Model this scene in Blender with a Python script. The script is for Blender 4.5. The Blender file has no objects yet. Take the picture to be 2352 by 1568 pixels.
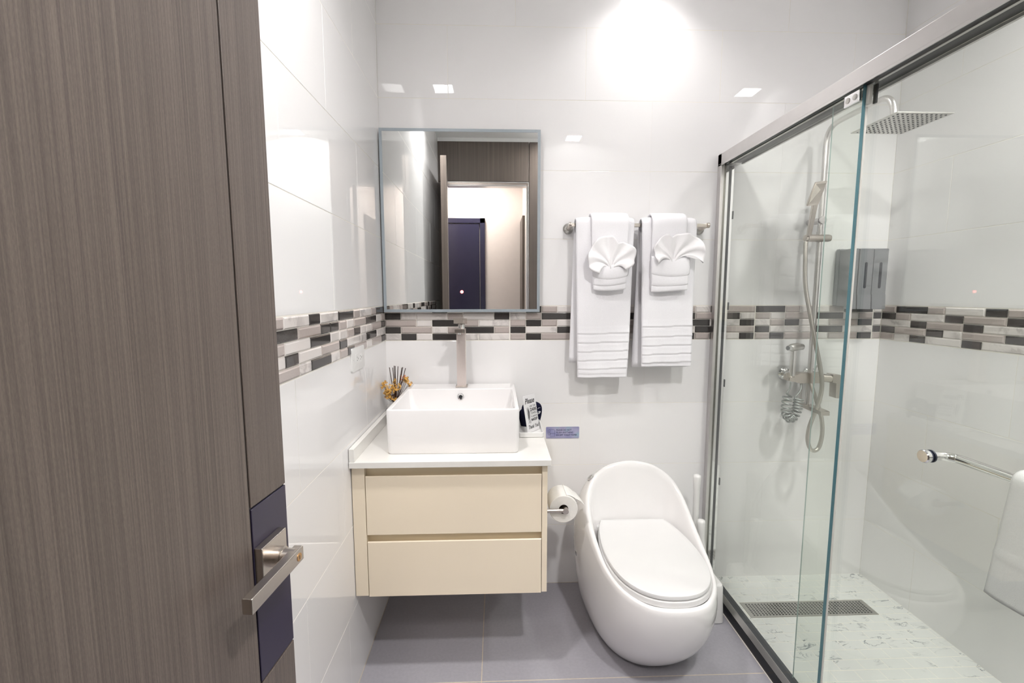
import bpy, bmesh, math, random
from mathutils import Vector, Matrix
random.seed(7)
S = bpy.context.scene
COL = S.collection
PI = math.pi

# ------------------------------------------------------------------ camera
CAM = Vector((0.5092, -2.0587, 1.4126))
YAW, PITCH, ROLL, FPX = 0.03487, 0.10517, -0.00058, 1027.13
Fv = Vector((math.sin(YAW) * math.cos(PITCH), math.cos(YAW) * math.cos(PITCH), -math.sin(PITCH)))
Rv = Vector((math.cos(YAW), -math.sin(YAW), 0))
Uv = Rv.cross(Fv)
R2 = Rv * math.cos(ROLL) + Uv * math.sin(ROLL)
U2 = Uv * math.cos(ROLL) - Rv * math.sin(ROLL)
cd = bpy.data.cameras.new('camera')
cam = bpy.data.objects.new('camera', cd)
COL.objects.link(cam)
m = Matrix.Identity(4)
for i in range(3):
    m[i][0], m[i][1], m[i][2], m[i][3] = R2[i], U2[i], -Fv[i], CAM[i]
cam.matrix_world = m
cd.sensor_fit = 'HORIZONTAL'; cd.sensor_width = 36.0; cd.lens = FPX / 2352 * 36.0
cd.clip_start = 0.01; cd.clip_end = 50
S.camera = cam

# ------------------------------------------------------------------ world, exposure, light levels
wd = bpy.data.worlds.new('world'); S.world = wd; wd.use_nodes = True
wd.node_tree.nodes['Background'].inputs[0].default_value = (0.9, 0.95, 1.0, 1)
wd.node_tree.nodes['Background'].inputs[1].default_value = 0.05
S.view_settings.view_transform = 'Standard'; S.view_settings.look = 'None'
S.view_settings.gamma = 1.0; S.view_settings.use_curve_mapping = False
S.view_settings.exposure = 0.07
S.cycles.max_bounces = 6; S.cycles.diffuse_bounces = 4; S.cycles.glossy_bounces = 4
S.cycles.caustics_reflective = False; S.cycles.caustics_refractive = False
S.cycles.use_light_tree = False
S.cycles.transparent_max_bounces = 8; S.cycles.transmission_bounces = 4
LAMP = 28.0           # glow of the square downlight panels
LAMP_W = 13.5         # beam of each downlight, watts
LAMP_SPREAD = math.radians(125)
HALL_LAMP = 56.0      # emission of the hallway ceiling lamp

W = 2.3346            # right wall
CEIL = 2.777
MOS0, MOS1 = 1.2, 1.361   # decor band
DOORY = -2.1

# ------------------------------------------------------------------ helpers
def link(o, parent=None):
    COL.objects.link(o)
    if parent is not None:
        o.parent = parent
        o.matrix_parent_inverse = parent.matrix_world.inverted()
    return o

def tag(o, label=None, cat=None, group=None, kind=None):
    if label: o['label'] = label
    if cat: o['category'] = cat
    if group: o['group'] = group
    if kind: o['kind'] = kind
    return o

def thing(name, label, cat, loc=(0, 0, 0), group=None):
    o = bpy.data.objects.new(name, None)
    o.empty_display_size = 0.05
    COL.objects.link(o); o.location = loc
    o.matrix_world = Matrix.Translation(loc)
    return tag(o, label, cat, group)

def setsmooth(me, smooth):
    if smooth:
        for p in me.polygons: p.use_smooth = True
        if smooth == 'auto':
            try: me.set_sharp_from_angle(angle=math.radians(28))
            except Exception: pass

def finish(name, bm, mat, parent=None, smooth=False, recenter=True):
    bmesh.ops.recalc_face_normals(bm, faces=bm.faces)
    me = bpy.data.meshes.new(name)
    off = Vector((0, 0, 0))
    if recenter and len(bm.verts):
        xs = [v.co.x for v in bm.verts]; ys = [v.co.y for v in bm.verts]; zs = [v.co.z for v in bm.verts]
        off = Vector(((min(xs) + max(xs)) / 2, (min(ys) + max(ys)) / 2, min(zs)))
        for v in bm.verts: v.co -= off
    bm.to_mesh(me); bm.free()
    mats = mat if isinstance(mat, (list, tuple)) else [mat]
    for mm in mats: me.materials.append(mm)
    setsmooth(me, smooth)
    o = bpy.data.objects.new(name, me)
    o.location = off
    o.matrix_world = Matrix.Translation(off)
    return link(o, parent)

def bm_box(bm, x0, x1, y0, y1, z0, z1, bev=0.0, seg=2):
    vs = [bm.verts.new(p) for p in ((x0, y0, z0), (x1, y0, z0), (x1, y1, z0), (x0, y1, z0), (x0, y0, z1), (x1, y0, z1), (x1, y1, z1), (x0, y1, z1))]
    fs = [bm.faces.new([vs[i] for i in f]) for f in ((0, 3, 2, 1), (4, 5, 6, 7), (0, 1, 5, 4), (1, 2, 6, 5), (2, 3, 7, 6), (3, 0, 4, 7))]
    if bev > 0:
        es = list({e for f in fs for e in f.edges})
        bmesh.ops.bevel(bm, geom=es, offset=bev, segments=seg, profile=0.5, affect='EDGES')
    return bm

def box(name, x0, x1, y0, y1, z0, z1, mat, parent=None, bev=0.0, seg=2):
    return finish(name, bm_box(bmesh.new(), x0, x1, y0, y1, z0, z1, bev, seg), mat, parent, False)

def frame_of(t):
    t = t.normalized()
    a = Vector((0, 0, 1)) if abs(t.z) < 0.9 else Vector((1, 0, 0))
    u = t.cross(a).normalized(); v = t.cross(u).normalized()
    return u, v

def bm_tube(bm, pts, rad, n=12, cap=True):
    pts = [Vector(p) for p in pts]
    rads = rad if isinstance(rad, (list, tuple)) else [rad] * len(pts)
    rings = []; u = None
    for i, p in enumerate(pts):
        t = (pts[min(i + 1, len(pts) - 1)] - pts[max(i - 1, 0)])
        if t.length < 1e-9: t = Vector((0, 0, 1))
        t.normalize()
        if u is None: u, v = frame_of(t)
        else:
            u = (u - t * u.dot(t)); u = u.normalized() if u.length > 1e-6 else frame_of(t)[0]
            v = t.cross(u)
        rings.append([bm.verts.new(p + (u * math.cos(2 * PI * k / n) + v * math.sin(2 * PI * k / n)) * rads[i]) for k in range(n)])
    for a, b in zip(rings, rings[1:]):
        for k in range(n):
            bm.faces.new((a[k], a[(k + 1) % n], b[(k + 1) % n], b[k]))
    if cap:
        bm.faces.new(rings[0][::-1]); bm.faces.new(rings[-1])
    return bm

def tube(name, pts, rad, mat, parent=None, n=14, smooth='auto'):
    return finish(name, bm_tube(bmesh.new(), pts, rad, n), mat, parent, smooth)

def spline(pts, n=8, closed=False):
    P = [Vector(p) for p in pts]; out = []
    N = len(P); rng = range(N if closed else N - 1)
    g = (lambda i: P[i % N]) if closed else (lambda i: P[max(0, min(N - 1, i))])
    for i in rng:
        p0, p1, p2, p3 = g(i - 1), g(i), g(i + 1), g(i + 2)
        for k in range(n):
            t = k / n
            out.append(0.5 * ((2 * p1) + (p2 - p0) * t + (2 * p0 - 5 * p1 + 4 * p2 - p3) * t * t + (3 * p1 - p0 - 3 * p2 + p3) * t ** 3))
    if not closed: out.append(P[-1])
    return out

def bm_lathe(bm, prof, center, axis='z', n=24):
    # prof: list of (r, h); axis direction
    c = Vector(center)
    ax = {'z': Vector((0, 0, 1)), 'y': Vector((0, -1, 0)), 'x': Vector((1, 0, 0)), '-x': Vector((-1, 0, 0))}[axis] if isinstance(axis, str) else Vector(axis).normalized()
    u, v = frame_of(ax)
    rings = []
    for r, h in prof:
        if r < 1e-6: rings.append([bm.verts.new(c + ax * h)])
        else: rings.append([bm.verts.new(c + ax * h + (u * math.cos(2 * PI * k / n) + v * math.sin(2 * PI * k / n)) * r) for k in range(n)])
    for a, b in zip(rings, rings[1:]):
        for k in range(n):
            k2 = (k + 1) % n
            if len(a) == 1 and len(b) == 1: continue
            if len(a) == 1: bm.faces.new((a[0], b[k2], b[k]))
            elif len(b) == 1: bm.faces.new((a[k], a[k2], b[0]))
            else: bm.faces.new((a[k], a[k2], b[k2], b[k]))
    if len(rings[0]) > 1: bm.faces.new(rings[0][::-1])
    if len(rings[-1]) > 1: bm.faces.new(rings[-1])
    return bm

def lathe(name, prof, center, mat, parent=None, axis='z', n=24, smooth='auto'):
    return finish(name, bm_lathe(bmesh.new(), prof, center, axis, n), mat, parent, smooth)

def bm_loft(bm, rings, closed=True, cap0=False, cap1=False):
    R = [[bm.verts.new(p) for p in r] for r in rings]
    for a, b in zip(R, R[1:]):
        n = len(a)
        for k in range(n if closed else n - 1):
            k2 = (k + 1) % n
            bm.faces.new((a[k], a[k2], b[k2], b[k]))
    if cap0: bm.faces.new(R[0][::-1])
    if cap1: bm.faces.new(R[-1])
    return bm

def prism(name, poly, z0, z1, mat, parent=None, bev=0.0, seg=2, xform=None, smooth='auto'):
    # poly in xy extruded in z; xform maps (x,y,z)->world
    bm = bmesh.new()
    a = [bm.verts.new((p[0], p[1], z0)) for p in poly]; b = [bm.verts.new((p[0], p[1], z1)) for p in poly]
    n = len(poly)
    f0 = bm.faces.new(a[::-1]); f1 = bm.faces.new(b)
    for k in range(n): bm.faces.new((a[k], a[(k + 1) % n], b[(k + 1) % n], b[k]))
    if bev > 0:
        es = list(f0.edges) + list(f1.edges)
        bmesh.ops.bevel(bm, geom=es, offset=bev, segments=seg, profile=0.5, affect='EDGES')
    if xform is not None:
        for v in bm.verts: v.co = xform(v.co)
    return finish(name, bm, mat, parent, smooth)

def rrect(x0, x1, y0, y1, r, n=5):
    out = []
    for cx, cy, a0 in ((x1 - r, y1 - r, 0), (x0 + r, y1 - r, PI / 2), (x0 + r, y0 + r, PI), (x1 - r, y0 + r, 3 * PI / 2)):
        for k in range(n + 1):
            a = a0 + PI / 2 * k / n
            out.append((cx + r * math.cos(a), cy + r * math.sin(a)))
    return out

def text(name, s, size, M, mat, parent, shear=0.0, align='LEFT', sx=1.0, ext=0.0001, bold=0.0):
    c = bpy.data.curves.new(name, 'FONT'); c.body = s; c.size = size; c.shear = shear
    c.align_x = align; c.extrude = ext; c.resolution_u = 3; c.offset = bold
    o = bpy.data.objects.new(name, c); COL.objects.link(o)
    bpy.context.view_layer.update()
    me = bpy.data.meshes.new_from_object(o)
    bpy.data.objects.remove(o); bpy.data.curves.remove(c)
    me.transform(M @ Matrix.Diagonal((sx, 1, 1, 1)))
    me.materials.clear(); me.materials.append(mat)
    ob = bpy.data.objects.new(name, me)
    return link(ob, parent)

# ------------------------------------------------------------------ materials
def srgb(r, g, b):
    f = lambda c: c / 12.92 if c <= 0.04045 else ((c + 0.055) / 1.055) ** 2.4
    return (f(r / 255), f(g / 255), f(b / 255), 1)

class NT:
    def __init__(s, name):
        s.m = bpy.data.materials.new(name); s.m.use_nodes = True
        s.t = s.m.node_tree; s.n = s.t.nodes; s.b = s.n['Principled BSDF']; s.out = s.n['Material Output']
    def new(s, ty, **kw):
        nd = s.n.new(ty)
        for k, v in kw.items():
            if k.startswith('i_'): nd.inputs[k[2:].replace('_', ' ')].default_value = v
            else: setattr(nd, k, v)
        return nd
    def ln(s, a, b): s.t.links.new(a, b)

def pbr(name, col, rough=0.4, metal=0.0, spec=0.5, noise=0.0, nscale=20.0, bump=0.0, bscale=200.0, coat=0.0, sheen=0.0, coords='Object', emit=None, estr=0.0, nvec=None):
    q = NT(name); b = q.b
    b.inputs['Base Color'].default_value = col; b.inputs['Roughness'].default_value = rough
    b.inputs['Metallic'].default_value = metal; b.inputs['Specular IOR Level'].default_value = spec
    if coat: b.inputs['Coat Weight'].default_value = coat; b.inputs['Coat Roughness'].default_value = 0.03
    if sheen: b.inputs['Sheen Weight'].default_value = sheen
    if emit: b.inputs['Emission Color'].default_value = emit; b.inputs['Emission Strength'].default_value = estr
    tc = q.new('ShaderNodeTexCoord')
    vec = tc.outputs[coords]
    if nvec:
        mp = q.new('ShaderNodeMapping'); mp.inputs['Scale'].default_value = nvec
        q.ln(vec, mp.inputs[0]); vec = mp.outputs[0]
    # a faint procedural tone variation on everything
    nz = q.new('ShaderNodeTexNoise'); nz.inputs['Scale'].default_value = nscale; nz.inputs['Detail'].default_value = 1
    q.ln(vec, nz.inputs['Vector'])
    mx = q.new('ShaderNodeMix', data_type='RGBA', blend_type='MULTIPLY')
    k = max(noise, 0.01)
    cr = q.new('ShaderNodeValToRGB')
    cr.color_ramp.elements[0].position = 0.3; cr.color_ramp.elements[1].position = 0.7
    cr.color_ramp.elements[0].color = (1 - k, 1 - k, 1 - k, 1); cr.color_ramp.elements[1].color = (1, 1, 1, 1)
    q.ln(nz.outputs['Fac'], cr.inputs[0])
    mx.inputs[0].default_value = 1.0; mx.inputs[6].default_value = col
    q.ln(cr.outputs[0], mx.inputs[7]); q.ln(mx.outputs[2], b.inputs['Base Color'])
    if bump:
        nb = q.new('ShaderNodeTexNoise'); nb.inputs['Scale'].default_value = bscale; nb.inputs['Detail'].default_value = 3
        q.ln(vec, nb.inputs['Vector'])
        bp = q.new('ShaderNodeBump'); bp.inputs['Strength'].default_value = bump; bp.inputs['Distance'].default_value = 0.002
        q.ln(nb.outputs['Fac'], bp.inputs['Height']); q.ln(bp.outputs[0], b.inputs['Normal'])
    return q.m

M = {}
M['tile'] = pbr('white_glazed_tile', (0.87, 0.86, 0.858, 1), 0.012, spec=0.5, noise=0.012, nscale=3)
M['grout'] = pbr('cream_grout', (0.86, 0.83, 0.76, 1), 0.8, noise=0.05, nscale=60)
M['floor_tile'] = pbr('grey_floor_tile', (0.385, 0.375, 0.41, 1), 0.30, noise=0.07, nscale=90)
M['floor_grout'] = pbr('sand_grout', (0.62, 0.54, 0.43, 1), 0.8, noise=0.1, nscale=60)
M['ceiling'] = pbr('ceiling_paint', (0.90, 0.90, 0.89, 1), 0.7, noise=0.02)
M['hall_wall'] = pbr('hall_paint', (0.80, 0.72, 0.68, 1), 0.6, noise=0.02)
M['porcelain'] = pbr('white_porcelain', (0.84, 0.825, 0.82, 1), 0.04, spec=0.6, noise=0.01)
M['plastic'] = pbr('white_plastic', (0.78, 0.775, 0.76, 1), 0.22, noise=0.01)
M['seat_plastic'] = pbr('seat_plastic', (0.75, 0.745, 0.74, 1), 0.25, noise=0.01)
M['quartz'] = pbr('white_quartz', (0.80, 0.785, 0.75, 1), 0.18, noise=0.04, nscale=14)
M['lacquer'] = pbr('cream_lacquer', (0.86, 0.755, 0.595, 1), 0.22, noise=0.015, nscale=4)
M['lacquer_in'] = pbr('cream_lacquer_recess', (0.87, 0.75, 0.54, 1), 0.4, noise=0.015, nscale=4)
M['chrome'] = pbr('polished_chrome', (0.82, 0.82, 0.82, 1), 0.06, 1.0)
M['nickel'] = pbr('brushed_nickel', (0.60, 0.55, 0.50, 1), 0.27, 1.0, noise=0.08, nscale=40, nvec=(60, 60, 2))
M['nickel_lit'] = pbr('brushed_nickel_lit', (0.86, 0.77, 0.73, 1), 0.36, 0.65, noise=0.06, nscale=40, nvec=(60, 60, 2))  # tap column: its bright pinkish reflection is put into the colour
M['steel'] = pbr('satin_steel', (0.58, 0.57, 0.54, 1), 0.3, 1.0, noise=0.08, nscale=60)
M['alu'] = pbr('satin_aluminium', (0.68, 0.66, 0.65, 1), 0.28, 1.0, noise=0.03, nscale=30)
M['dark_metal'] = pbr('dark_channel', (0.045, 0.05, 0.055, 1), 0.3, 0.3, noise=0.05)
M['black_stone'] = pbr('black_granite', (0.008, 0.009, 0.012, 1), 0.25, spec=0.25, noise=0.3, nscale=300)
M['black'] = pbr('black_plastic', (0.012, 0.012, 0.014, 1), 0.35)
M['rubber'] = pbr('navy_rubber', (0.02, 0.025, 0.05, 1), 0.5)
M['grey_disp'] = pbr('grey_dispenser_plastic', (0.20, 0.205, 0.215, 1), 0.25, noise=0.03)
M['slot'] = pbr('dark_window', (0.03, 0.032, 0.038, 1), 0.1)
M['brass'] = pbr('brass', (0.62, 0.38, 0.18, 1), 0.3, 1.0)
M['navy'] = pbr('navy_lacquer', (0.030, 0.024, 0.050, 1), 0.3, noise=0.06, nscale=40)
M['hall_navy'] = pbr('navy_hall_door', (0.030, 0.028, 0.06, 1), 0.22, noise=0.06, nscale=10)
M['terry'] = pbr('white_terry', (0.93, 0.92, 0.945, 1), 0.95, spec=0.1, noise=0.05, nscale=500, bump=0.55, bscale=850, sheen=0.25)
M['linen'] = pbr('white_washcloth', (0.92, 0.905, 0.915, 1), 0.95, spec=0.1, noise=0.04, nscale=500, bump=0.35, bscale=900, sheen=0.2)
M['navy_terry'] = pbr('navy_terry', (0.010, 0.011, 0.035, 1), 0.95, spec=0.15, noise=0.4, nscale=320, bump=1.0, bscale=420)
M['paper'] = pbr('toilet_paper', (0.83, 0.81, 0.78, 1), 0.9, spec=0.1, noise=0.03, nscale=100, bump=0.25, bscale=300)
M['paper_edge'] = pbr('toilet_paper_end', (0.76, 0.70, 0.66, 1), 0.9, spec=0.1, noise=0.05, nscale=200)
M['card'] = pbr('kraft_core', (0.25, 0.18, 0.13, 1), 0.8, noise=0.1)
M['sign'] = pbr('sign_acrylic', (0.80, 0.79, 0.80, 1), 0.2, noise=0.01)
M['ink'] = pbr('black_ink', (0.02, 0.02, 0.022, 1), 0.5)
M['ink_blue'] = pbr('dark_blue_ink', (0.03, 0.035, 0.10, 1), 0.5)
M['thread'] = pbr('white_thread', (0.75, 0.75, 0.78, 1), 0.7)
M['reed'] = pbr('dark_reed', (0.045, 0.02, 0.012, 1), 0.7, noise=0.2)
M['stem'] = pbr('dry_stem', (0.10, 0.035, 0.015, 1), 0.8, noise=0.2)
M['petal'] = pbr('ochre_petal', (0.88, 0.52, 0.13, 1), 0.7, noise=0.4, nscale=60)
M['petal2'] = pbr('orange_petal', (0.60, 0.17, 0.025, 1), 0.7, noise=0.3, nscale=60)
M['amber'] = pbr('smoky_glass', (0.10, 0.09, 0.09, 1), 0.1)
M['frost'] = pbr('frosted_border', (0.30, 0.34, 0.37, 1), 0.35, noise=0.03)
M['mirror_side'] = pbr('mirror_back_case', (0.55, 0.52, 0.50, 1), 0.5)
M['seal'] = pbr('milky_seal', (0.60, 0.59, 0.55, 1), 0.35)
M['caulk'] = pbr('white_caulk', (0.75, 0.70, 0.66, 1), 0.6)
M['hole'] = pbr('drain_shade', (0.010, 0.012, 0.014, 1), 0.7)  # near-black: the shade inside drain openings is put into the colour
M['nozzle'] = pbr('grey_nozzle', (0.14, 0.145, 0.15, 1), 0.6)
M['hose'] = pbr('metal_hose', (0.55, 0.52, 0.48, 1), 0.32, 1.0, noise=0.1, nscale=300)
M['coil'] = pbr('grey_coil_hose', (0.36, 0.38, 0.37, 1), 0.35, 0.6)
M['red_led'] = pbr('red_led', (0.8, 0.05, 0.05, 1), 0.4, emit=(1, 0.06, 0.05, 1), estr=4.0)
M['red_led_core'] = pbr('red_led_core', (0.9, 0.5, 0.5, 1), 0.4, emit=(1, 0.55, 0.5, 1), estr=3.0)
M['lamp_frame'] = pbr('lamp_frame', (0.8, 0.8, 0.8, 1), 0.5)
M['lamp'] = pbr('lamp_panel', (0.9, 0.9, 0.9, 1), 0.5, emit=(1.0, 0.98, 0.97, 1), estr=LAMP)
M['lamp_dim'] = pbr('lamp_panel_dimmed', (0.9, 0.9, 0.9, 1), 0.5, emit=(1.0, 0.98, 0.97, 1), estr=LAMP * 0.45)
M['hall_lamp'] = pbr('hall_lamp_panel', (0.9, 0.9, 0.9, 1), 0.5, emit=(1.0, 0.95, 0.9, 1), estr=HALL_LAMP)

for k_ in ('red_led', 'red_led_core'): M[k_].cycles.emission_sampling = 'NONE'
q = NT('mirror_silver'); q.b.inputs['Base Color'].default_value = (0.93, 0.95, 0.94, 1); q.b.inputs['Metallic'].default_value = 1; q.b.inputs['Roughness'].default_value = 0.0
M['mirror'] = q.m

def mat_wood():
    q = NT('grey_brown_veneer'); tc = q.new('ShaderNodeTexCoord')
    def nz(sc, vec, det=3):
        mp = q.new('ShaderNodeMapping'); mp.inputs['Scale'].default_value = vec
        q.ln(tc.outputs['Object'], mp.inputs[0])
        t = q.new('ShaderNodeTexNoise'); t.inputs['Scale'].default_value = sc; t.inputs['Detail'].default_value = det
        q.ln(mp.outputs[0], t.inputs['Vector']); return t
    a = nz(1.0, (560, 560, 1.4), 4); b = nz(1.0, (110, 110, 0.8), 3); c = nz(1.0, (1700, 1700, 260), 2)
    s1 = q.new('ShaderNodeMath', operation='MULTIPLY_ADD'); s1.inputs[1].default_value = 0.55; q.ln(a.outputs['Fac'], s1.inputs[0])
    s0 = q.new('ShaderNodeMath', operation='MULTIPLY'); s0.inputs[1].default_value = 0.22; q.ln(b.outputs['Fac'], s0.inputs[0])
    q.ln(s0.outputs[0], s1.inputs[2])
    s2 = q.new('ShaderNodeMath', operation='MULTIPLY_ADD'); s2.inputs[1].default_value = 0.24; q.ln(c.outputs['Fac'], s2.inputs[0]); q.ln(s1.outputs[0], s2.inputs[2])
    cr = q.new('ShaderNodeValToRGB'); e = cr.color_ramp.elements
    e[0].position = 0.36; e[0].color = (0.078, 0.062, 0.053, 1)
    e[1].position = 0.66; e[1].color = (0.178, 0.145, 0.122, 1)
    n1 = e.new(0.50); n1.color = (0.118, 0.095, 0.081, 1)
    q.ln(s2.outputs[0], cr.inputs[0]); q.ln(cr.outputs[0], q.b.inputs['Base Color'])
    q.b.inputs['Roughness'].default_value = 0.42
    bp = q.new('ShaderNodeBump'); bp.inputs['Strength'].default_value = 0.12; bp.inputs['Distance'].default_value = 0.001
    q.ln(a.outputs['Fac'], bp.inputs['Height']); q.ln(bp.outputs[0], q.b.inputs['Normal'])
    return q.m
M['wood'] = mat_wood()

def mat_marble(name, base, vein, scale, thr, width, rough=0.06, streak=False, world=True, stretch=(1, 1, 1)):
    q = NT(name)
    tc = q.new('ShaderNodeTexCoord'); oi = q.new('ShaderNodeObjectInfo')
    geo = q.new('ShaderNodeNewGeometry')
    src = geo.outputs['Position'] if world else tc.outputs['Object']
    ad = q.new('ShaderNodeVectorMath', operation='ADD')
    sc = q.new('ShaderNodeVectorMath', operation='SCALE'); sc.inputs['Scale'].default_value = 37.0
    cx = q.new('ShaderNodeCombineXYZ'); 
    for i in range(3): q.ln(oi.outputs['Random'], cx.inputs[i])
    stm = q.new('ShaderNodeVectorMath', operation='MULTIPLY'); stm.inputs[1].default_value = stretch; q.ln(src, stm.inputs[0])
    q.ln(cx.outputs[0], sc.inputs[0]); q.ln(stm.outputs[0], ad.inputs[0]); q.ln(sc.outputs[0], ad.inputs[1])
    nz = q.new('ShaderNodeTexNoise'); nz.inputs['Scale'].default_value = scale; nz.inputs['Detail'].default_value = 5; nz.inputs['Roughness'].default_value = 0.62; nz.inputs['Distortion'].default_value = 0.8
    q.ln(ad.outputs[0], nz.inputs['Vector'])
    d = q.new('ShaderNodeMath', operation='SUBTRACT'); d.inputs[1].default_value = 0.5; q.ln(nz.outputs['Fac'], d.inputs[0])
    ab = q.new('ShaderNodeMath', operation='ABSOLUTE'); q.ln(d.outputs[0], ab.inputs[0])
    mr = q.new('ShaderNodeMapRange'); mr.inputs['From Min'].default_value = 0.0; mr.inputs['From Max'].default_value = width
    mr.inputs['To Min'].default_value = 1.0; mr.inputs['To Max'].default_value = 0.0
    q.ln(ab.outputs[0], mr.inputs['Value'])
    n2 = q.new('ShaderNodeTexNoise'); n2.inputs['Scale'].default_value = scale * 0.8; n2.inputs['Detail'].default_value = 2
    a2 = q.new('ShaderNodeVectorMath', operation='ADD'); a2.inputs[1].default_value = (9.1, 3.3, 5.2); q.ln(ad.outputs[0], a2.inputs[0]); q.ln(a2.outputs[0], n2.inputs['Vector'])
    mr2 = q.new('ShaderNodeMapRange'); mr2.inputs['From Min'].default_value = thr; mr2.inputs['From Max'].default_value = thr + 0.12
    q.ln(n2.outputs['Fac'], mr2.inputs['Value'])
    mu = q.new('ShaderNodeMath', operation='MULTIPLY'); q.ln(mr.outputs[0], mu.inputs[0]); q.ln(mr2.outputs[0], mu.inputs[1])
    mx = q.new('ShaderNodeMix', data_type='RGBA'); mx.inputs[6].default_value = base; mx.inputs[7].default_value = vein
    q.ln(mu.outputs[0], mx.inputs[0]); q.ln(mx.outputs[2], q.b.inputs['Base Color'])
    q.b.inputs['Roughness'].default_value = rough
    return q.m
M['mos_w'] = mat_marble('marble_mosaic', (0.72, 0.68, 0.655, 1), (0.50, 0.465, 0.45, 1), 7, 0.45, 0.07, 0.06)
M['shower_marble'] = mat_marble('marble_shower_floor', (0.76, 0.77, 0.75, 1), (0.15, 0.17, 0.19, 1), 8.5, 0.525, 0.024, 0.25, stretch=(1.0, 2.2, 1.0))

def mat_stripe(name, c0, c1, rough, scale):
    q = NT(name); geo = q.new('ShaderNodeNewGeometry')
    mp = q.new('ShaderNodeMapping'); mp.inputs['Scale'].default_value = (scale, scale, scale * 0.25)
    q.ln(geo.outputs['Position'], mp.inputs[0])
    nz = q.new('ShaderNodeTexNoise'); nz.inputs['Scale'].default_value = 1.0; nz.inputs['Detail'].default_value = 2
    q.ln(mp.outputs[0], nz.inputs['Vector'])
    cr = q.new('ShaderNodeValToRGB'); cr.color_ramp.elements[0].position = 0.35; cr.color_ramp.elements[1].position = 0.65
    cr.color_ramp.elements[0].color = c0; cr.color_ramp.elements[1].color = c1
    q.ln(nz.outputs['Fac'], cr.inputs[0]); q.ln(cr.outputs[0], q.b.inputs['Base Color'])
    q.b.inputs['Roughness'].default_value = rough
    return q.m
M['mos_d'] = mat_stripe('charcoal_glass_mosaic', (0.042, 0.038, 0.037, 1), (0.055, 0.050, 0.048, 1), 0.07, 700)
M['mos_t'] = mat_stripe('taupe_glass_mosaic', (0.43, 0.375, 0.35, 1), (0.465, 0.41, 0.385, 1), 0.07, 700)

def mat_glass(name, tint, f0=0.04, boost=1.0):
    # clear thin glass: tinted see-through plus an angle-dependent reflection, no refraction
    q = NT(name); q.n.remove(q.b)
    tr = q.new('ShaderNodeBsdfTransparent'); tr.inputs[0].default_value = tint
    gl = q.new('ShaderNodeBsdfGlossy'); gl.inputs['Roughness'].default_value = 0.0; gl.inputs['Color'].default_value = (1, 1, 1, 1)
    lw = q.new('ShaderNodeLayerWeight'); lw.inputs['Blend'].default_value = 0.5
    pw = q.new('ShaderNodeMath', operation='POWER'); pw.inputs[1].default_value = 5.0
    q.ln(lw.outputs['Facing'], pw.inputs[0])
    ma = q.new('ShaderNodeMath', operation='MULTIPLY_ADD'); ma.inputs[1].default_value = 0.9 * boost; ma.inputs[2].default_value = f0
    q.ln(pw.outputs[0], ma.inputs[0])
    mx = q.new('ShaderNodeMixShader'); q.ln(ma.outputs[0], mx.inputs[0]); q.ln(tr.outputs[0], mx.inputs[1]); q.ln(gl.outputs[0], mx.inputs[2])
    q.ln(mx.outputs[0], q.out.inputs[0])
    return q.m
M['glass'] = mat_glass('shower_glass', (0.958, 0.975, 0.955, 1))
M['pale_edge'] = pbr('glass_edge_pale', (0.42, 0.54, 0.52, 1), 0.1, spec=0.6, noise=0.1, nscale=8)
M['glass_edge'] = pbr('glass_edge_teal', (0.06, 0.16, 0.19, 1), 0.08, spec=0.6, noise=0.15, nscale=8)

def mat_holo():
    q = NT('holographic_sticker'); tc = q.new('ShaderNodeTexCoord')
    nz = q.new('ShaderNodeTexNoise'); nz.inputs['Scale'].default_value = 14; nz.inputs['Detail'].default_value = 1
    q.ln(tc.outputs['Object'], nz.inputs['Vector'])
    cr = q.new('ShaderNodeValToRGB'); e = cr.color_ramp.elements
    e[0].position = 0.3; e[0].color = srgb(140, 142, 190); e[1].position = 0.7; e[1].color = srgb(135, 195, 205)
    n1 = e.new(0.5); n1.color = srgb(178, 176, 206)
    q.ln(nz.outputs['Fac'], cr.inputs[0]); q.ln(cr.outputs[0], q.b.inputs['Base Color'])
    q.b.inputs['Roughness'].default_value = 0.3; q.b.inputs['Metallic'].default_value = 0.25
    return q.m
M['holo'] = mat_holo()

# ------------------------------------------------------------------ room shell
def struct(o): o['kind'] = 'structure'; return o
wall_back = struct(box('wall_back', -0.1, W + 0.1, 0.0005, 0.12, -0.05, CEIL + 0.05, M['grout']))
wall_left = struct(box('wall_left', -0.12, -0.0005, DOORY - 0.12, 0.0018, -0.05, CEIL + 0.05, M['grout']))
wall_right = struct(box('wall_right', W + 0.0005, W + 0.12, DOORY - 0.12, 0.0018, -0.05, CEIL + 0.05, M['grout']))
ceiling = struct(box('ceiling', -0.12, W + 0.12, DOORY - 0.12, 0.12, CEIL, CEIL + 0.08, M['ceiling']))
floor = struct(box('floor', -0.12, W + 0.12, DOORY - 0.12, 0.12, -0.10, -0.0004, M['floor_grout']))

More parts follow.
